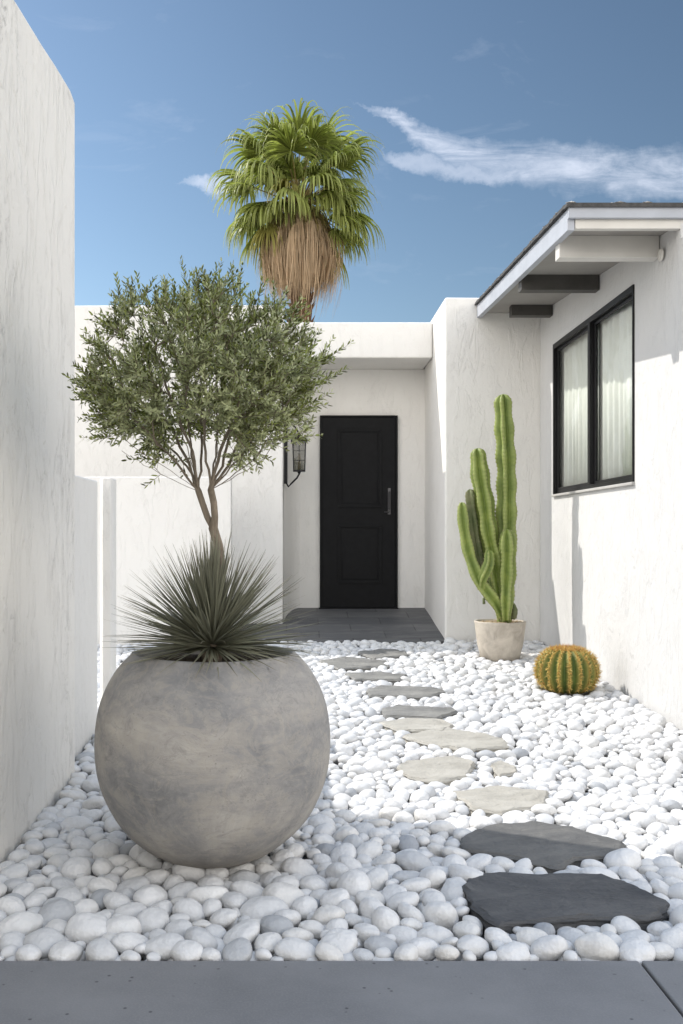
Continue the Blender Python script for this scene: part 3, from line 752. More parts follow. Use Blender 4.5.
def frond(az, el, plen, fr, mat, droop, spread=R(205), nseg=40, fold=.45, fold_down=0, name='frond', fac=1.0):
    d = Vector((math.cos(az)*math.cos(el), math.sin(az)*math.cos(el), math.sin(el)))
    side = Vector((-math.sin(az), math.cos(az), 0)); up = side.cross(d).normalized()*-1
    if up.z < 0 and el < R(89): up = -up
    # petiole bending down
    pp = []; dirn = d.copy(); p = c0.copy()+d*.10
    for j in range(8):
        pp.append(p.copy()); dirn = (dirn+Vector((0,0,-1))*droop*.055).normalized(); p = p+dirn*plen/7
    V = []; F = []; T_ = []; Mi = []
    hub = pp[-1]; dirn = dirn; side2 = side; up2 = dirn.cross(side2).normalized()
    if up2.z < 0: up2 = -up2
    for i in range(nseg):
        a = -spread/2+spread*i/(nseg-1); a += rg.uniform(-.03,.03)
        rel = abs(a)/(spread/2); L = fr*(1-.33*rel**2)*rg.uniform(.78,1.10)
        sd = (dirn*math.cos(a)+side2*math.sin(a)+up2*(-fold*abs(math.sin(a)))).normalized()
        k0 = len(V); p = hub.copy(); q = sd.copy(); steps = 9
        wmax = L*math.sin(spread/nseg/2)*1.05
        wd_ = (dirn*-math.sin(a)+side2*math.cos(a)).normalized()
        for j in range(steps+1):
            s = j/steps
            w = wmax*(min(s,.34)/.34)*(1 if s < .34 else .62*max(.03, 1-((s-.34)/.66))**.7)+.002
            tilt = up2*w*(.5 if i%2 else -.5)
            V += [p-wd_*w-tilt, p+wd_*w+tilt]; T_ += [max(0,(s-.6)/.4)*.8]*2
            g_ = droop*(.02 if s < .35 else .50*(s-.35)/.65+.07)*fac
            q = (q+Vector((0,0,-1))*g_*1.9+Vector((rg.uniform(-1,1),rg.uniform(-1,1),0))*.055).normalized(); p = p+q*L/steps
        for j in range(steps): F.append((k0+2*j,k0+2*j+1,k0+2*j+3,k0+2*j+2))
    o = raw_mesh(name, [tuple(v) for v in V], F, mat, pal, False, {'tipness': T_})
    return pp, o
GA = PI*(3-math.sqrt(5)); k = 0
els = []
NF = 60
for i in range(NF):
    s = i/(NF-1); el = R(84-132*s**.95); az = i*GA+rg.uniform(-.2,.2)
    if el < R(18) and math.sin(az) < .2 and abs(math.cos(az)) < .72: continue
    L = rg.uniform(.72,1.08)*(1.32 if el > R(35) else (1.0 if el > R(-20) else .85)); fr_ = rg.uniform(.92,1.14)*(1.1 if el > 0 else 1.0)
    ragged = rg.uniform(.15,.75)
    m = M['palm'] if (el > R(-18) or rg.random() < .5) else M['palm_y']
    pp, o = frond(az, el, L, fr_, m, rg.uniform(.55,1.1)*(1 if el > R(40) else 1.2), R(rg.uniform(150,235)), 46, ragged)
    mbp = MB().tube(pp, [.028,.024,.020,.017,.015,.013,.012,.011], 6); mbp.build('stalk', M['petiole'] if el < R(10) else M['petiole'], o, True)
for i in range(20):      # short inner fronds that close the heart of the crown
    az = -PI/2+rg.uniform(-1.5,1.5); el = R(rg.uniform(12,72)); m = M['palm'] if rg.random() < .8 else M['palm_y']
    pp, o = frond(az, el, rg.uniform(.45,.85), rg.uniform(.75,1.0), m, rg.uniform(.9,1.5), R(rg.uniform(130,200)), 34, rg.uniform(.3,.8))
    MB().tube(pp, [.028,.024,.020,.017,.015,.013,.012,.011], 6).build('stalk', M['petiole'], o, True)
# dry skirt: many hanging blades
V = []; F = []; T_ = []
for i in range(9000):
    az = rg.uniform(0,2*PI); s0 = rg.random()
    cl_ = mnoise.noise(Vector((math.cos(az)*4.2, math.sin(az)*4.2, s0*5)))
    zt_ = c0.z+.0-1.12*s0**.9+.16*cl_; rr_ = .24+.66*math.sin(PI*min(1,(s0*.74+.02)))*rg.uniform(.25,1.0)+.34*cl_*min(1,s0*3)
    L = rg.uniform(.40,.95)*(1.0-.05*s0)*(1+1.0*cl_)
    if i % 9 == 0: L *= rg.uniform(1.2,1.6)
    p = Vector((c0.x*.98+rr_*.85*math.cos(az), rr_*.85*math.sin(az), zt_)); q = Vector((math.cos(az)*.75,math.sin(az)*.75,-.8)).normalized(); w_ = rg.uniform(.005,.013)
    sd = Vector((-math.sin(az), math.cos(az), rg.uniform(-.5,.5))).normalized(); k0 = len(V)
    conv = .05+.13*s0+.08*cl_
    for j in range(7):
        s = j/6; w = w_*(1-s**2)+.002; V += [tuple(p-sd*w), tuple(p+sd*w)]; T_ += [s]*2
        q = (q+Vector((-math.cos(az)*conv,-math.sin(az)*conv,-.55))+Vector((rg.uniform(-1,1),rg.uniform(-1,1),0))*.13).normalized(); p = p+q*L/6
    for j in range(6): F.append((k0+2*j,k0+2*j+1,k0+2*j+3,k0+2*j+2))
raw_mesh('skirt', V, F, M['dead'], pal, False, {'tipness': T_})
mb = MB()
for i in range(90):   # bare dry stalks crossing the dark core
    az = -PI/2+rg.uniform(-1.4,1.4); s0 = rg.random(); z = c0.z+.15-.70*s0
    p = Vector((c0.x+.22*math.cos(az), .22*math.sin(az), z)); q = Vector((math.cos(az)*1.1,math.sin(az)*.8,.3)); pts = []
    for j in range(7):
        pts.append(p.copy()); q = (q+Vector((0,0,-.42))).normalized(); p = p+q*.12
    mb.tube(pts, [.024,.022,.019,.017,.015,.012,.010], 5)
mb.build('dry_stalks', M['petiole'], pal, True)

# ------------------------------------------------------------------ stepping stones
stones = [
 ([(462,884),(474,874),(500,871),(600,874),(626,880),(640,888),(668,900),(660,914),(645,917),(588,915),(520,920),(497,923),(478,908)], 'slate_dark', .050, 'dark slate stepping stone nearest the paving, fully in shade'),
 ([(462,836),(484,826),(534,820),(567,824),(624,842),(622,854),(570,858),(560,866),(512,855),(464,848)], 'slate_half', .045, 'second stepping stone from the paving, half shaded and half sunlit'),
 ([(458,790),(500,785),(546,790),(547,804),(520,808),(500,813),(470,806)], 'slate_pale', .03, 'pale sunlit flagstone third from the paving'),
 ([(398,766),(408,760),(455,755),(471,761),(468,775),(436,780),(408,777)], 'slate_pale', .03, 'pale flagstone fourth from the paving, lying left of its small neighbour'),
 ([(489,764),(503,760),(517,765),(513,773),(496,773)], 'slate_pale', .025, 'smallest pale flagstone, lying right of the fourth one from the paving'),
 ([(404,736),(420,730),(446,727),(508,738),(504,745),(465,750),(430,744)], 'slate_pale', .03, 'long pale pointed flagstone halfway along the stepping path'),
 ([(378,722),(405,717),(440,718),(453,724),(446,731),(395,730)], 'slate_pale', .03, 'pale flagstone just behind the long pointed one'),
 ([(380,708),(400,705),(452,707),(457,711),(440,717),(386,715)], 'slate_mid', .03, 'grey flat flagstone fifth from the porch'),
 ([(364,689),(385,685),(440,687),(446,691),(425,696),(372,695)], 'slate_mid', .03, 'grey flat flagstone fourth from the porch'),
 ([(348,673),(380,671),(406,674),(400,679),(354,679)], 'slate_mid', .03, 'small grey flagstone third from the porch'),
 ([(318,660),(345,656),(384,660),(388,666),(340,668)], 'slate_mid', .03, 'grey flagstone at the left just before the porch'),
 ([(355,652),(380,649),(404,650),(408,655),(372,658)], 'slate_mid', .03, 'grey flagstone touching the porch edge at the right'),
]
stone_polys = []
def smoothpoly(pts, it=1):
    for _ in range(it):
        out = []
        for i in range(len(pts)):
            a = pts[i]; b = pts[(i+1)%len(pts)]; out += [a.lerp(b,.09), a.lerp(b,.91)]
        pts = out
    return pts
for k, (poly, mt, th, lab) in enumerate(stones):
    pts = [unproj(x, y, .012) for x, y in poly]
    cen = sum(pts, Vector())/len(pts)
    # rough the outline
    rough = []
    pts = smoothpoly(pts, 1) if k < 2 else pts
    if k >= 2: pts = [p+Vector((rg.uniform(-.022,.022), rg.uniform(-.022,.022), 0)) for p in pts]
    for i in range(len(pts)):
        a = pts[i]; b = pts[(i+1)%len(pts)]; m = max(1, int((b-a).length/.022))
        for j in range(m):
            p = a.lerp(b, j/m); nn = mnoise.noise(Vector((p.x*26,p.y*26,k)))*.014+mnoise.noise(Vector((p.x*70,p.y*70,k)))*.007; rough.append(p+(p-cen).normalized()*nn)
    stone_polys.append([(p.x,p.y) for p in rough])
    tpz = cen.z; n_ = len(rough); V = []; F = []
    rings = [(.0,1.0,0),(.03,1.012,-.010),(.02,1.02,-.025),(.0,1.0,-th-.03)]
    inner = [.22,.45,.68,.86,.965]
    V.append((0,0,.002))
    slope = (g(cen.y+.1)-g(cen.y-.1))/.2
    for s in inner+[1.0]:
        for i, p in enumerate(rough):
            q_ = (p-cen)*s; z = slope*q_.y + .009*mnoise.noise(Vector((p.x*s*9,p.y*s*9,k+.5))) + .003*mnoise.noise(Vector((q_.x*30,q_.y*30,k)))-(.006 if s == 1 else 0); V.append((q_.x,q_.y,z))
    for dz, grow in ((-.012,.006),(-.022,-.002),(-.034,.005),(-th-.03,-.004)):
        for i, p in enumerate(rough):
            q_ = (p-cen); u = q_.normalized(); V.append((q_.x+u.x*grow+.003*mnoise.noise(Vector((q_.x*50,q_.y*50,dz*90))), q_.y+u.y*grow, slope*q_.y+dz))
    nr = len(inner)+1+4
    F = [(0,1+i,1+(i+1)%n_) for i in range(n_)]
    F += [(1+r*n_+i,1+(r+1)*n_+i,1+(r+1)*n_+(i+1)%n_,1+r*n_+(i+1)%n_) for r in range(nr-1) for i in range(n_)]
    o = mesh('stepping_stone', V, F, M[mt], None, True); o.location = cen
    try: o.data.set_sharp_from_angle(angle=R(35))
    except Exception: pass
    tag(o, lab, 'stepping stone', 'stepping stones leading to the door')

# ------------------------------------------------------------------ cactus in pot
CD = 8.25
cb = P(500, 657, CD); cb.z = g(CD)-.02
pot = empty('plant_pot', cb); tag(pot, 'small tapered beige concrete pot holding the tall cactus', 'pot')
H = P(500,621,CD).z-cb.z
prof = [(0,0),(.150,0),(.158,.01),(.185,.12),(.210,H-.01),(.213,H),(.196,H+.001),(.188,H-.03),(.18,H-.06)]
mb = MB().lathe(prof, (0,0,0), 56)
mb.v = [tuple(Vector(v)*(1+.012*mnoise.noise(Vector(v)*12))) for v in mb.v]; mb.build('body', M['pot_small'], pot, True)
mb = MB().lathe([(0,H-.012),(.10,H-.016),(.188,H-.022)], (0,0,0), 40)
for i in range(260):
    a = rg.uniform(0,2*PI); r_ = .18*math.sqrt(rg.random()); s = rg.uniform(.005,.011); mb.add(*blob((r_*math.cos(a),r_*math.sin(a),H-.012+s*.4),(s,s,s*.7)))
mb.build('soil', M['grit'], pot, False)
cac = empty('cactus', (cb.x, cb.y, cb.z+H-.02)); tag(cac, 'tall green columnar cactus with five ribbed stems in a beige pot', 'cactus')
co_ = Vector(cac.location)
def stem(pts, rads, ribs=5, mat='cactus', ph=0, sp=True):
    rads = [r_*.93 for r_ in rads]
    pts = [P(x, y, CD+dd)-co_ for x, y, dd in pts]
    # catmull resample
    Q = []; RR = []
    m = len(pts)
    for i in range(m-1):
        p0 = pts[max(i-1,0)]; p1 = pts[i]; p2 = pts[i+1]; p3 = pts[min(i+2,m-1)]; st = max(2, int((p2-p1).length/.011))
        for j in range(st):
            t = j/st; Q.append(.5*((2*p1)+(p2-p0)*t+(2*p0-5*p1+4*p2-p3)*t*t+(3*p1-p0-3*p2+p3)*t**3)); RR.append(rads[i]*(1-t)+rads[i+1]*t)
    Q.append(pts[-1]); RR.append(rads[-1])
    Ls = [0]
    for i in range(1,len(Q)): Ls.append(Ls[-1]+(Q[i]-Q[i-1]).length)
    tot = Ls[-1]; seg = ribs*8; V = []; F = []; A = []; n_ = len(Q)
    t = (Q[1]-Q[0]).normalized(); u = Vector((1,0,0)); u = (u-t*u.dot(t)).normalized(); spv = MB()
    for i in range(n_):
        t = (Q[min(i+1,n_-1)]-Q[max(i-1,0)]).normalized(); u = (u-t*u.dot(t)).normalized(); w = t.cross(u)
        rem = tot-Ls[i]; rt = RR[i]; cap = min(1, rem/(rt*1.15)); cf = math.sqrt(max(0, 1-(1-cap)**2)); 
        seglen = .23; sl = 1+.075*math.sin(Ls[i]/seglen*2*PI+ph*3)+.03*mnoise.noise(Vector((Ls[i]*8,ph,0)))
        for k in range(seg):
            a = 2*PI*k/seg+ph; c = abs(math.cos(ribs*(a-ph)/2)); c = c**1.5
            sc = .5+.5*math.sin(Ls[i]/.033*2*PI+int(round(k/8))*1.7)
            r_ = rt*cf*sl*(.46+.54*c+(.10*sc*c**2)); V.append(tuple(Q[i]+(u*math.cos(a)+w*math.sin(a))*r_)); A.append(c**2.5*(.6+.4*sc))
        if sp and i%3 == 0 and cf > .4:
            for k in range(ribs):
                a = 2*PI*k/ribs+ph; d = u*math.cos(a)+w*math.sin(a); b_ = Q[i]+d*rt*cf*sl*1.0
                for _ in range(3):
                    dd = (d+Vector((rg.uniform(-1,1),rg.uniform(-1,1),rg.uniform(-1,1)))*.8).normalized(); s1 = dd.orthogonal().normalized()*.0012; s2 = dd.cross(s1)
                    spv.add([b_+s1,b_-s1,b_+s2,b_+dd*rg.uniform(.012,.026)],[(0,1,3),(1,2,3),(2,0,3)])
    F = [(i*seg+k, i*seg+(k+1)%seg, (i+1)*seg+(k+1)%seg, (i+1)*seg+k) for i in range(n_-1) for k in range(seg)]
    o = raw_mesh('stem', V, F, M[mat], cac, True, {'crest': A})
    if sp: tag(spv.build('spines', M['spine_brown'], o), kind='stuff')
    return o
stem([(505,624,0),(505,600,0),(506.5,560,.02),(507,510,.03),(507,470,.03),(505,430,.02),(503,394,.02)], [.055,.085,.092,.092,.088,.085,.072], 5, ph=.5)
stem([(502,618,-.04),(500,595,-.03),(494,560,0),(488,530,.0),(484,500,.0),(480,475,0),(477.5,448,0)], [.04,.07,.088,.086,.084,.082,.072], 5, ph=.1)
stem([(503,618,-.06),(495,602,-.08),(481,583,-.08),(471,560,-.06),(466,540,-.05),(463,520,-.05),(462,502,-.05)], [.035,.06,.066,.062,.058,.056,.05], 4, ph=.8)
stem([(498,606,.05),(489,585,.06),(480,560,.05),(475,535,.03),(472,512,.03),(470,489,.03)], [.035,.05,.055,.055,.05,.045], 4, mat='cactus_old', ph=.3)
stem([(481,590,-.09),(482,580,-.12),(486,571,-.13),(489,562,-.13),(489,550,-.12)], [.03,.042,.048,.048,.042], 4, ph=1.1)
stem([(506,620,-.10),(506,600,-.11),(507,575,-.10),(507.5,550,-.10),(507,529,-.10)], [.04,.062,.076,.076,.066], 5, ph=1.3)
stem([(511,618,-.03),(512,610,-.04),(511,601,-.03)], [.05,.055,.03], 4, mat='cactus_old', ph=.4, sp=False)
mb = MB().tube([P(484,604,CD-.08)-co_, P(483.5,598,CD-.08)-co_], [.012,.008], 6); mb.tube([P(490,597,CD-.08)-co_, P(484,600,CD-.08)-co_],[.006,.005],5); mb.build('bud', M['cactus_old'], cac, True)

# ------------------------------------------------------------------ golden barrel cactus
BD = 6.9; bb = P(567, 691, BD); bb.z = g(BD)-.03
bar = empty('barrel_cactus', bb); tag(bar, 'squat round barrel cactus with yellow spines on white pebbles', 'cactus')
NR = 18; seg = NR*8; BR = .212; BH = .160; V = []; F = []; A = []; rings = 40
zc = .155
for i in range(rings+1):
    th = -PI/2*.75+(PI/2*.75+PI/2)*i/rings; ct = math.cos(th); st_ = math.sin(th)
    for k in range(seg):
        a = 2*PI*k/seg; c = abs(math.cos(NR*a/2))**1.2
        r_ = BR*(max(0,ct)**.72)*(.82+.18*c); z = zc+BH*st_*(1-.04*(1-c))-(.02*max(0,1-(ct/.35)) if st_ > 0 else 0)
        V.append((r_*math.cos(a), r_*math.sin(a), z)); A.append(c**3)
F = [(i*seg+k, i*seg+(k+1)%seg, (i+1)*seg+(k+1)%seg, (i+1)*seg+k) for i in range(rings) for k in range(seg)]
raw_mesh('body', V, F, M['barrel'], bar, True, {'crest': A})
mb = MB(); mr = MB()
for r0 in range(NR):
    a = 2*PI*r0/NR
    for j in range(17):
        th = -.75+(PI/2+.62)*j/16; ct = math.cos(th); st_ = math.sin(th)
        b_ = Vector((BR*ct**.72*math.cos(a), BR*ct**.72*math.sin(a), zc+BH*st_)); nn = Vector((ct*math.cos(a),ct*math.sin(a),st_)).normalized()
        for s in range(12):
            dd = (nn*.55+Vector((rg.uniform(-1,1),rg.uniform(-1,1),rg.uniform(-1,1)))*.75).normalized(); s1 = dd.orthogonal().normalized()*.0023; s2 = dd.cross(s1); L = rg.uniform(.018,.036)
            (mr if (rg.random() < (.12 if j < 14 else .5)) else mb).add([b_+s1,b_-s1,b_+s2,b_+dd*L],[(0,1,3),(1,2,3),(2,0,3)])
for s in range(500):
    a = rg.uniform(0,2*PI); r_ = .10*math.sqrt(rg.random()); b_ = Vector((r_*math.cos(a),r_*math.sin(a),zc+BH-.022)); dd = Vector((rg.uniform(-.6,.6),rg.uniform(-.6,.6),1)).normalized(); s1 = dd.orthogonal().normalized()*.0018; s2 = dd.cross(s1)
    (mr if rg.random() < .4 else mb).add([b_+s1,b_-s1,b_+s2,b_+dd*rg.uniform(.015,.035)],[(0,1,3),(1,2,3),(2,0,3)])
tag(mb.build('spines', M['spine_gold'], bar), kind='stuff'); tag(mr.build('spines', M['spine_rust'], bar), kind='stuff')

# ------------------------------------------------------------------ pebbles
def ico(sub):
    bm = bmesh.new(); bmesh.ops.create_icosphere(bm, subdivisions=sub, radius=1)
    V = np.array([v.co[:] for v in bm.verts]); F = np.array([[v.index for v in f.verts] for f in bm.faces]); bm.free(); return V, F
IC = {s: ico(s) for s in (2,3,4)}
def shape(V, seed):
    out = []; o_ = Vector((seed*3.1, seed*1.7, seed*.9)); r = random.Random(seed)
    pw = r.uniform(1.75,2.25); b_ = r.uniform(.70,.90); c_ = r.uniform(.50,.68); sk = r.uniform(-.16,.16)
    for v in V:
        v = Vector(v); 
        l = (abs(v.x)**pw+abs(v.y)**pw+abs(v.z)**pw)**(-1/pw); w = v*l
        w *= 1+.13*mnoise.noise(v*1.0+o_)+.025*mnoise.noise(v*2.2+o_)
        w = Vector((w.x, w.y*b_*(1+sk*w.x), w.z*c_)); out.append(w[:])
    return np.array(out)
NV = 14
SH = {s: [shape(IC[s][0], i+1) for i in range(NV)] for s in (2,3,4)}
def inpoly(x, y, poly):
    c = False; j = len(poly)-1
    for i in range(len(poly)):
        xi_, yi = poly[i]; xj, yj = poly[j]
        if (yi > y) != (yj > y) and x < (xj-xi_)*(y-yi)/(yj-yi)+xi_: c = not c
        j = i
    return c
sb = [(min(p[0] for p in q), max(p[0] for p in q), min(p[1] for p in q), max(p[1] for p in q)) for q in stone_polys]
def free(x, y, r, layer):
    if y < 2.83+r*(.80 if layer else .9) or y > 9.85: return False
    if x > 2.205-r*.7: return False
    if y < 4.93 and x < -1.095+r*.7: return False
    if 4.9 <= y < 5.80 and x < -1.168+r*.7: return False
    if 5.84 <= y < 6.08 and -1.2-r*.6 < x < -1.10+r*.6: return False
    if 8.97-r*.6 < y < 9.18 and x < -.60: return False
    if x < -2.3: return False
    if y > 9.15-r*.6 and x > -.6 : return False
    if (x-PC.x)**2+(y-PC.y)**2 < (.06+r*.5)**2: return False
    if (x-cb.x)**2+(y-cb.y)**2 < (.165+r*.6)**2: return False
    if (x-bb.x)**2+(y-bb.y)**2 < (.17+r*.5)**2: return False
    for q, b_ in zip(stone_polys, sb):
        if b_[0]-r < x < b_[1]+r and b_[2]-r < y < b_[3]+r:
            m = r*((.42 if q in stone_polys[:2] else .12) if layer else .2)
            if inpoly(x,y,q) or inpoly(x+m,y,q) or inpoly(x-m,y,q) or inpoly(x,y+m*.8,q) or inpoly(x,y-m*.8,q): return False
    return True
def darts(seed, sizes, ov, layer):
    r_ = random.Random(seed); G = {}; cs = .1; out = []
    for (ra, rb, n_) in sizes:
        for _ in range(n_):
            y = r_.uniform(2.83, 9.3); x = r_.uniform(-1.1 if y < 4.9 else -2.3, 2.2)
            rad_ = r_.uniform(ra, rb)
            if y < 3.9: rad_ *= 1.14
            if layer and y < 3.7 and rb < .03 and r_.random() < .6: continue
            if layer == 0 or True:
                dens = 1
            ci, cj = int(x//cs), int(y//cs); ok = True
            for a in (-1,0,1):
                for b in (-1,0,1):
                    for (X_, Y_, R_) in G.get((ci+a,cj+b), ()):
                        if (X_-x)**2+(Y_-y)**2 < ((R_+rad_)*ov)**2: ok = False; break
                    if not ok: break
                if not ok: break
            if not ok or not free(x, y, rad_, layer): continue
            G.setdefault((ci,cj), []).append((x,y,rad_)); out.append((x,y,rad_))
    return out
top_l = darts(1, [(.050,.064,600),(.038,.050,9000),(.028,.037,30000),(.017,.026,50000)], .80, 1)
bot_l = darts(2, [(.034,.042,12000),(.022,.03,16000)], .84, 0)
print('pebbles', len(top_l), len(bot_l))
rp = random.Random(77)
recs = []
for layer, lst in ((1, top_l), (0, bot_l)):
    for (x, y, r_) in lst:
        v = rp.randrange(NV); yaw = rp.uniform(0, 2*PI); tl = rp.gauss(0,.24); tl2 = rp.gauss(0,.24)
        s = r_*rp.uniform(1.04,1.16)
        heave = .010*mnoise.noise(Vector((x*3.1,y*3.1,4)))
        z = g(y)+heave-.020+rp.uniform(-.007,.009)+(r_-.034)*.10 if layer else g(y)-.045+heave*.5
        zsc = rp.uniform(.85,1.15)
        Mx = Matrix.Rotation(yaw,3,'Z')@Matrix.Rotation(tl,3,'X')@Matrix.Rotation(tl2,3,'Y')
        recs.append((x,y,z,s,zsc,v,Mx,layer))
def prow(rc):
    x, y, z = rc[:3]; px = 300+x/y*1000; py = 535+(CZ-z)/y*1000; return px, py
def vis(rc):
    if rc[7] == 0: return False
    px, py = prow(rc)
    if not (2 < px < 681 and py < 975): return False
    if rc[1] > 3.66 and ((px-213.5)/122)**2+((py-748)/120)**2 < 1: return False
    return True
order = sorted([i for i, rc in enumerate(recs) if vis(rc)], key=lambda i: -recs[i][3]/recs[i][1])
ind = set(order[:300])
meshes = []
for v in range(NV):
    Vv = SH[4][v]; F_ = IC[4][1]
    me = bpy.data.meshes.new('pebble'); me.vertices.add(len(Vv)); me.vertices.foreach_set('co', Vv.astype(np.float32).ravel())
    me.loops.add(F_.size); me.loops.foreach_set('vertex_index', F_.astype(np.int32).ravel()); me.polygons.add(len(F_))
    me.polygons.foreach_set('loop_start', np.arange(0,F_.size,3,dtype=np.int32)); me.polygons.foreach_set('use_smooth', np.ones(len(F_),dtype=bool))
    me.update(calc_edges=True); me.materials.append(M['peb']); meshes.append(me)
VA = []; FA = []; TA = []; off = 0
for i, rc in enumerate(recs):
    x, y, z, s, zsc, v, Mx, layer = rc
    if i in ind:
        o = bpy.data.objects.new('pebble', meshes[v]); COL.objects.link(o)
        o.matrix_world = Matrix.Translation((x,y,z))@Mx.to_4x4()@Matrix.Diagonal((s,s,s*zsc,1))
        px, py = prow(rc); big = s > .046
        hf = 'left' if px < 330 else 'right'
        if py > 925: zone = 'along the paving edge in the %s half' % hf; grp = 'pebbles along the paving edge, %s half' % hf
        elif px < 150: zone = 'between left wall and round pot'; grp = 'pebbles between left wall and round pot'
        elif px < 300: zone = 'close in front of the round pot'; grp = 'pebbles in front of the round pot'
        elif px < 460: zone = 'between round pot and dark stepping stone'; grp = 'pebbles between pot and dark stepping stone'
        else: zone = 'around the two nearest stepping stones'; grp = 'pebbles around the nearest stepping stones'
        tag(o, ('large' if big else 'smaller')+' smooth white pebble '+zone, 'pebble', ('large ' if big else 'smaller ')+grp)
        continue
    lod = 3 if (y < 4.6 and layer) else 2
    Vv = SH[lod][v]*np.array([s,s,s*zsc]); Vw = Vv@np.array(Mx).T+np.array([x,y,z])
    VA.append(Vw); FA.append(IC[lod][1]+off); off += len(Vw); TA.append(np.full(len(Vw), rp.random()))
o = raw_mesh('pebbles', np.concatenate(VA), np.concatenate(FA), M['pebs'], None, True, {'tint': np.concatenate(TA)})
tag(o, 'bed of smooth white pebbles stretching from the pot back to the house', 'pebbles', kind='stuff')

# ------------------------------------------------------------------ sky and sun
TR = Vector((1.0, -.50, -1.12)).normalized()          # direction the light travels
el = math.asin(-TR.z); sunv = -TR
w = bpy.data.worlds.new('World'); SC.world = w; w.use_nodes = True; t = w.node_tree; bg = t.nodes['Background']
class WN(NT):
    def __init__(s): s.t = t
q = WN()
sky = q.n('ShaderNodeTexSky'); sky.sky_type = 'NISHITA'; sky.sun_disc = False; sky.sun_elevation = el
sky.sun_rotation = math.atan2(sunv.x, sunv.y)
sky.air_density = 1.0; sky.dust_density = .6; sky.ozone_density = 2.5; sky.altitude = 300
tc = q.n('ShaderNodeTexCoord'); sp = q.n('ShaderNodeSeparateXYZ'); q.put(sp.inputs[0], tc.outputs['Generated'])
Yc = q.math('MAXIMUM', sp.outputs[1], .05)
u = q.math('DIVIDE', sp.outputs[0], Yc); v = q.math('DIVIDE', sp.outputs[2], Yc)
cmb = q.n('ShaderNodeCombineXYZ'); q.put(cmb.inputs[0], u); q.put(cmb.inputs[1], v)
def fcurve(x, pts):
    c = q.n('ShaderNodeFloatCurve'); q.put(c.inputs['Value'], x); cv = c.mapping.curves[0]
    while len(cv.points) < len(pts): cv.points.new(.5,.5)
    for p_, (a, b) in zip(cv.points, pts): p_.location = (a, b)
    c.mapping.update(); return c.outputs[0]
warp = q.noise(9, 4, .6, cmb.outputs[0]); warp2 = q.noise(34, 5, .65, cmb.outputs[0])
vw = q.math('ADD', v, q.math('ADD', q.math('MULTIPLY', q.math('SUBTRACT', warp, .5), .035), q.math('MULTIPLY', q.math('SUBTRACT', warp2, .5), .034)))
u01 = q.math('MULTIPLY_ADD', u, 1.0, .5)       # u -.5..+.5 -> 0..1
cen_ = fcurve(u01, [(0,.36),(.565,.427),(.60,.408),(.66,.384),(.74,.366),(.80,.361),(.88,.362),(1,.372)])
wid = fcurve(u01, [(0,0),(.555,.001),(.60,.010),(.66,.020),(.74,.026),(.82,.027),(.88,.029),(1,.02)])
def band(vv, c, w_, soft):
    dd = q.math('DIVIDE', q.math('ABSOLUTE', q.math('SUBTRACT', vv, c)), q.math('MAXIMUM', w_, .0008))
    return q.math('MULTIPLY', q.ramp(dd, [(0,1.0),(.35,.85),(1.0,0.0)]), q.ramp(w_, [(.0015,0.0),(.007,1.0)]))
dn = q.noise(5, 9, .68, q.mapping((2.4,11,1),(1,2,0),(0,0,-.1), cmb.outputs[0]), .6)
b1 = q.math('MULTIPLY', band(vw, cen_, wid, 1), q.ramp(dn, [(.30,.12),(.66,1.0)]))
wid2 = fcurve(u01, [(0,0),(.575,.0),(.60,.010),(.64,.013),(.70,.008),(.74,0),(1,0)])
cen2 = fcurve(u01, [(0,.38),(.58,.378),(.64,.372),(.70,.362),(1,.35)])
b2_ = q.math('MULTIPLY', band(vw, cen2, wid2, 1), .6)
wid3 = fcurve(u01, [(0,0),(.372,.0),(.39,.005),(.415,.011),(.445,.006),(.47,0),(1,0)])
cen3 = fcurve(u01, [(0,.35),(.37,.354),(.45,.345),(1,.34)])
b3_ = q.math('MULTIPLY', band(vw, cen3, wid3, 1), .75)
faint = q.math('MULTIPLY', q.ramp(q.noise(3, 7, .65, q.mapping((2,6,1),(4,1,0),(0,0,-.3), cmb.outputs[0]), .8), [(.58,0.0),(.78,1.0)]), .16)
m_ = q.math('MAXIMUM', q.math('MAXIMUM', b1, b2_), q.math('MAXIMUM', b3_, faint))
front = q.ramp(sp.outputs[1], [(.2,0.0),(.4,1.0)])
m_ = q.math('MULTIPLY', q.math('MULTIPLY', m_, front), .72)
hs = q.n('ShaderNodeHueSaturation'); hs.inputs['Saturation'].default_value = 1.02; hs.inputs['Value'].default_value = .54; q.put(hs.inputs['Color'], sky.outputs[0])
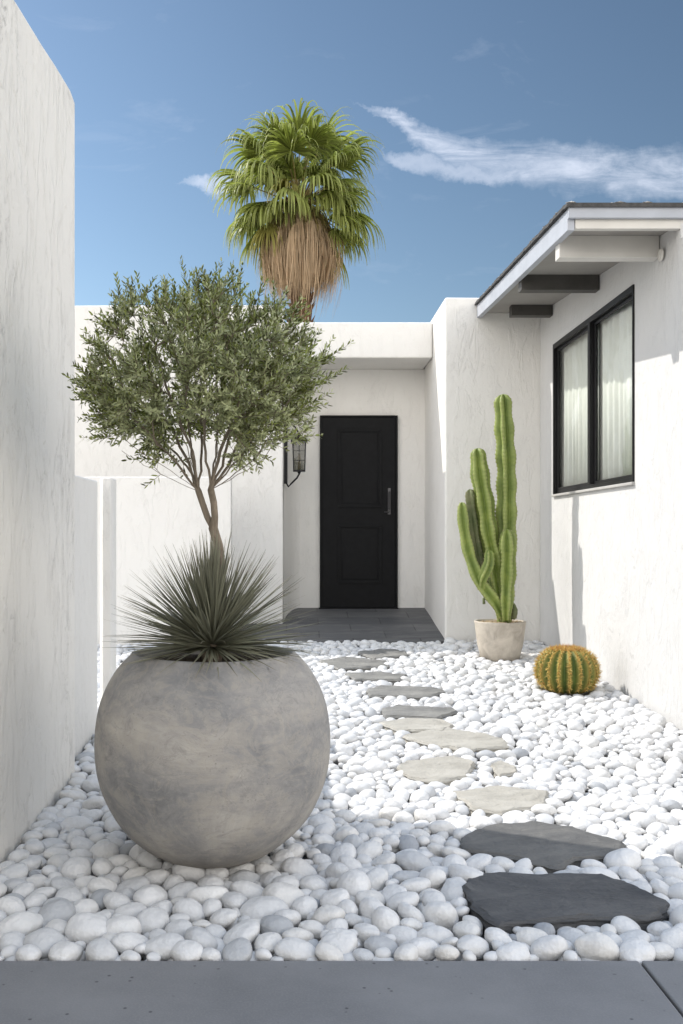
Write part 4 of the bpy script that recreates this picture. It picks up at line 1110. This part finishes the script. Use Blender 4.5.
glow = q.math('MULTIPLY', q.ramp(q.math('ADD', q.math('MULTIPLY', sp.outputs[0], -1.0), .5), [(.1,.68),(.5,.86),(.85,1.10)]), q.ramp(sp.outputs[2], [(.0,1.0),(.12,1.0),(.5,.90)]))
cg = q.n('ShaderNodeCombineXYZ'); q.put(cg.inputs[0], q.math('MULTIPLY', glow, 1.38)); q.put(cg.inputs[1], q.math('MULTIPLY', glow, 1.36)); q.put(cg.inputs[2], q.math('MULTIPLY', glow, 1.24))
SKYC = q.mix(1.0, hs.outputs[0], cg.outputs[0], 'MULTIPLY')
cloudc = q.mix(1.0, SKYC, (2.6,1.9,1.45), 'MULTIPLY')
# invented bright sky behind the camera, added as soft fill for shaded walls
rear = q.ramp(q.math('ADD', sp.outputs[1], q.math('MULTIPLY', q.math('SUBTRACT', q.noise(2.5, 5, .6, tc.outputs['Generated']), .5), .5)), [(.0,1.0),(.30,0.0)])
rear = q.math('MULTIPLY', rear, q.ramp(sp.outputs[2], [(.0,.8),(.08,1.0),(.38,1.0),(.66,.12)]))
fin = q.mix(m_, SKYC, (4.3,4.6,5.3))
zenith_fill = q.ramp(sp.outputs[2], [(.58,0.0),(.78,1.0)])      # bluish brightness added overhead as fill for the shaded ground
fin = q.mix(zenith_fill, fin, (2.9,3.9,5.6))
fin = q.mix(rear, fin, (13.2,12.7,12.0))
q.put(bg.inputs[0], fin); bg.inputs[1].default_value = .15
sun = bpy.data.objects.new('sun', bpy.data.lights.new('sun', 'SUN')); COL.objects.link(sun)
sun.data.energy = 3.1; sun.data.angle = R(.5); sun.data.color = (1,.95,.88)
sun.rotation_euler = TR.to_track_quat('-Z', 'Y').to_euler(); sun.location = (-8, 6, 10)

SC.view_settings.view_transform = 'Standard'; SC.view_settings.look = 'None'; SC.view_settings.gamma = 1
SC.view_settings.use_curve_mapping = False; SC.view_settings.exposure = .50
SC.render.engine = 'CYCLES'; SC.cycles.max_bounces = 8; SC.cycles.diffuse_bounces = 5; SC.cycles.transparent_max_bounces = 12
SC.cycles.use_denoising = True; SC.cycles.caustics_reflective = False; SC.cycles.caustics_refractive = False
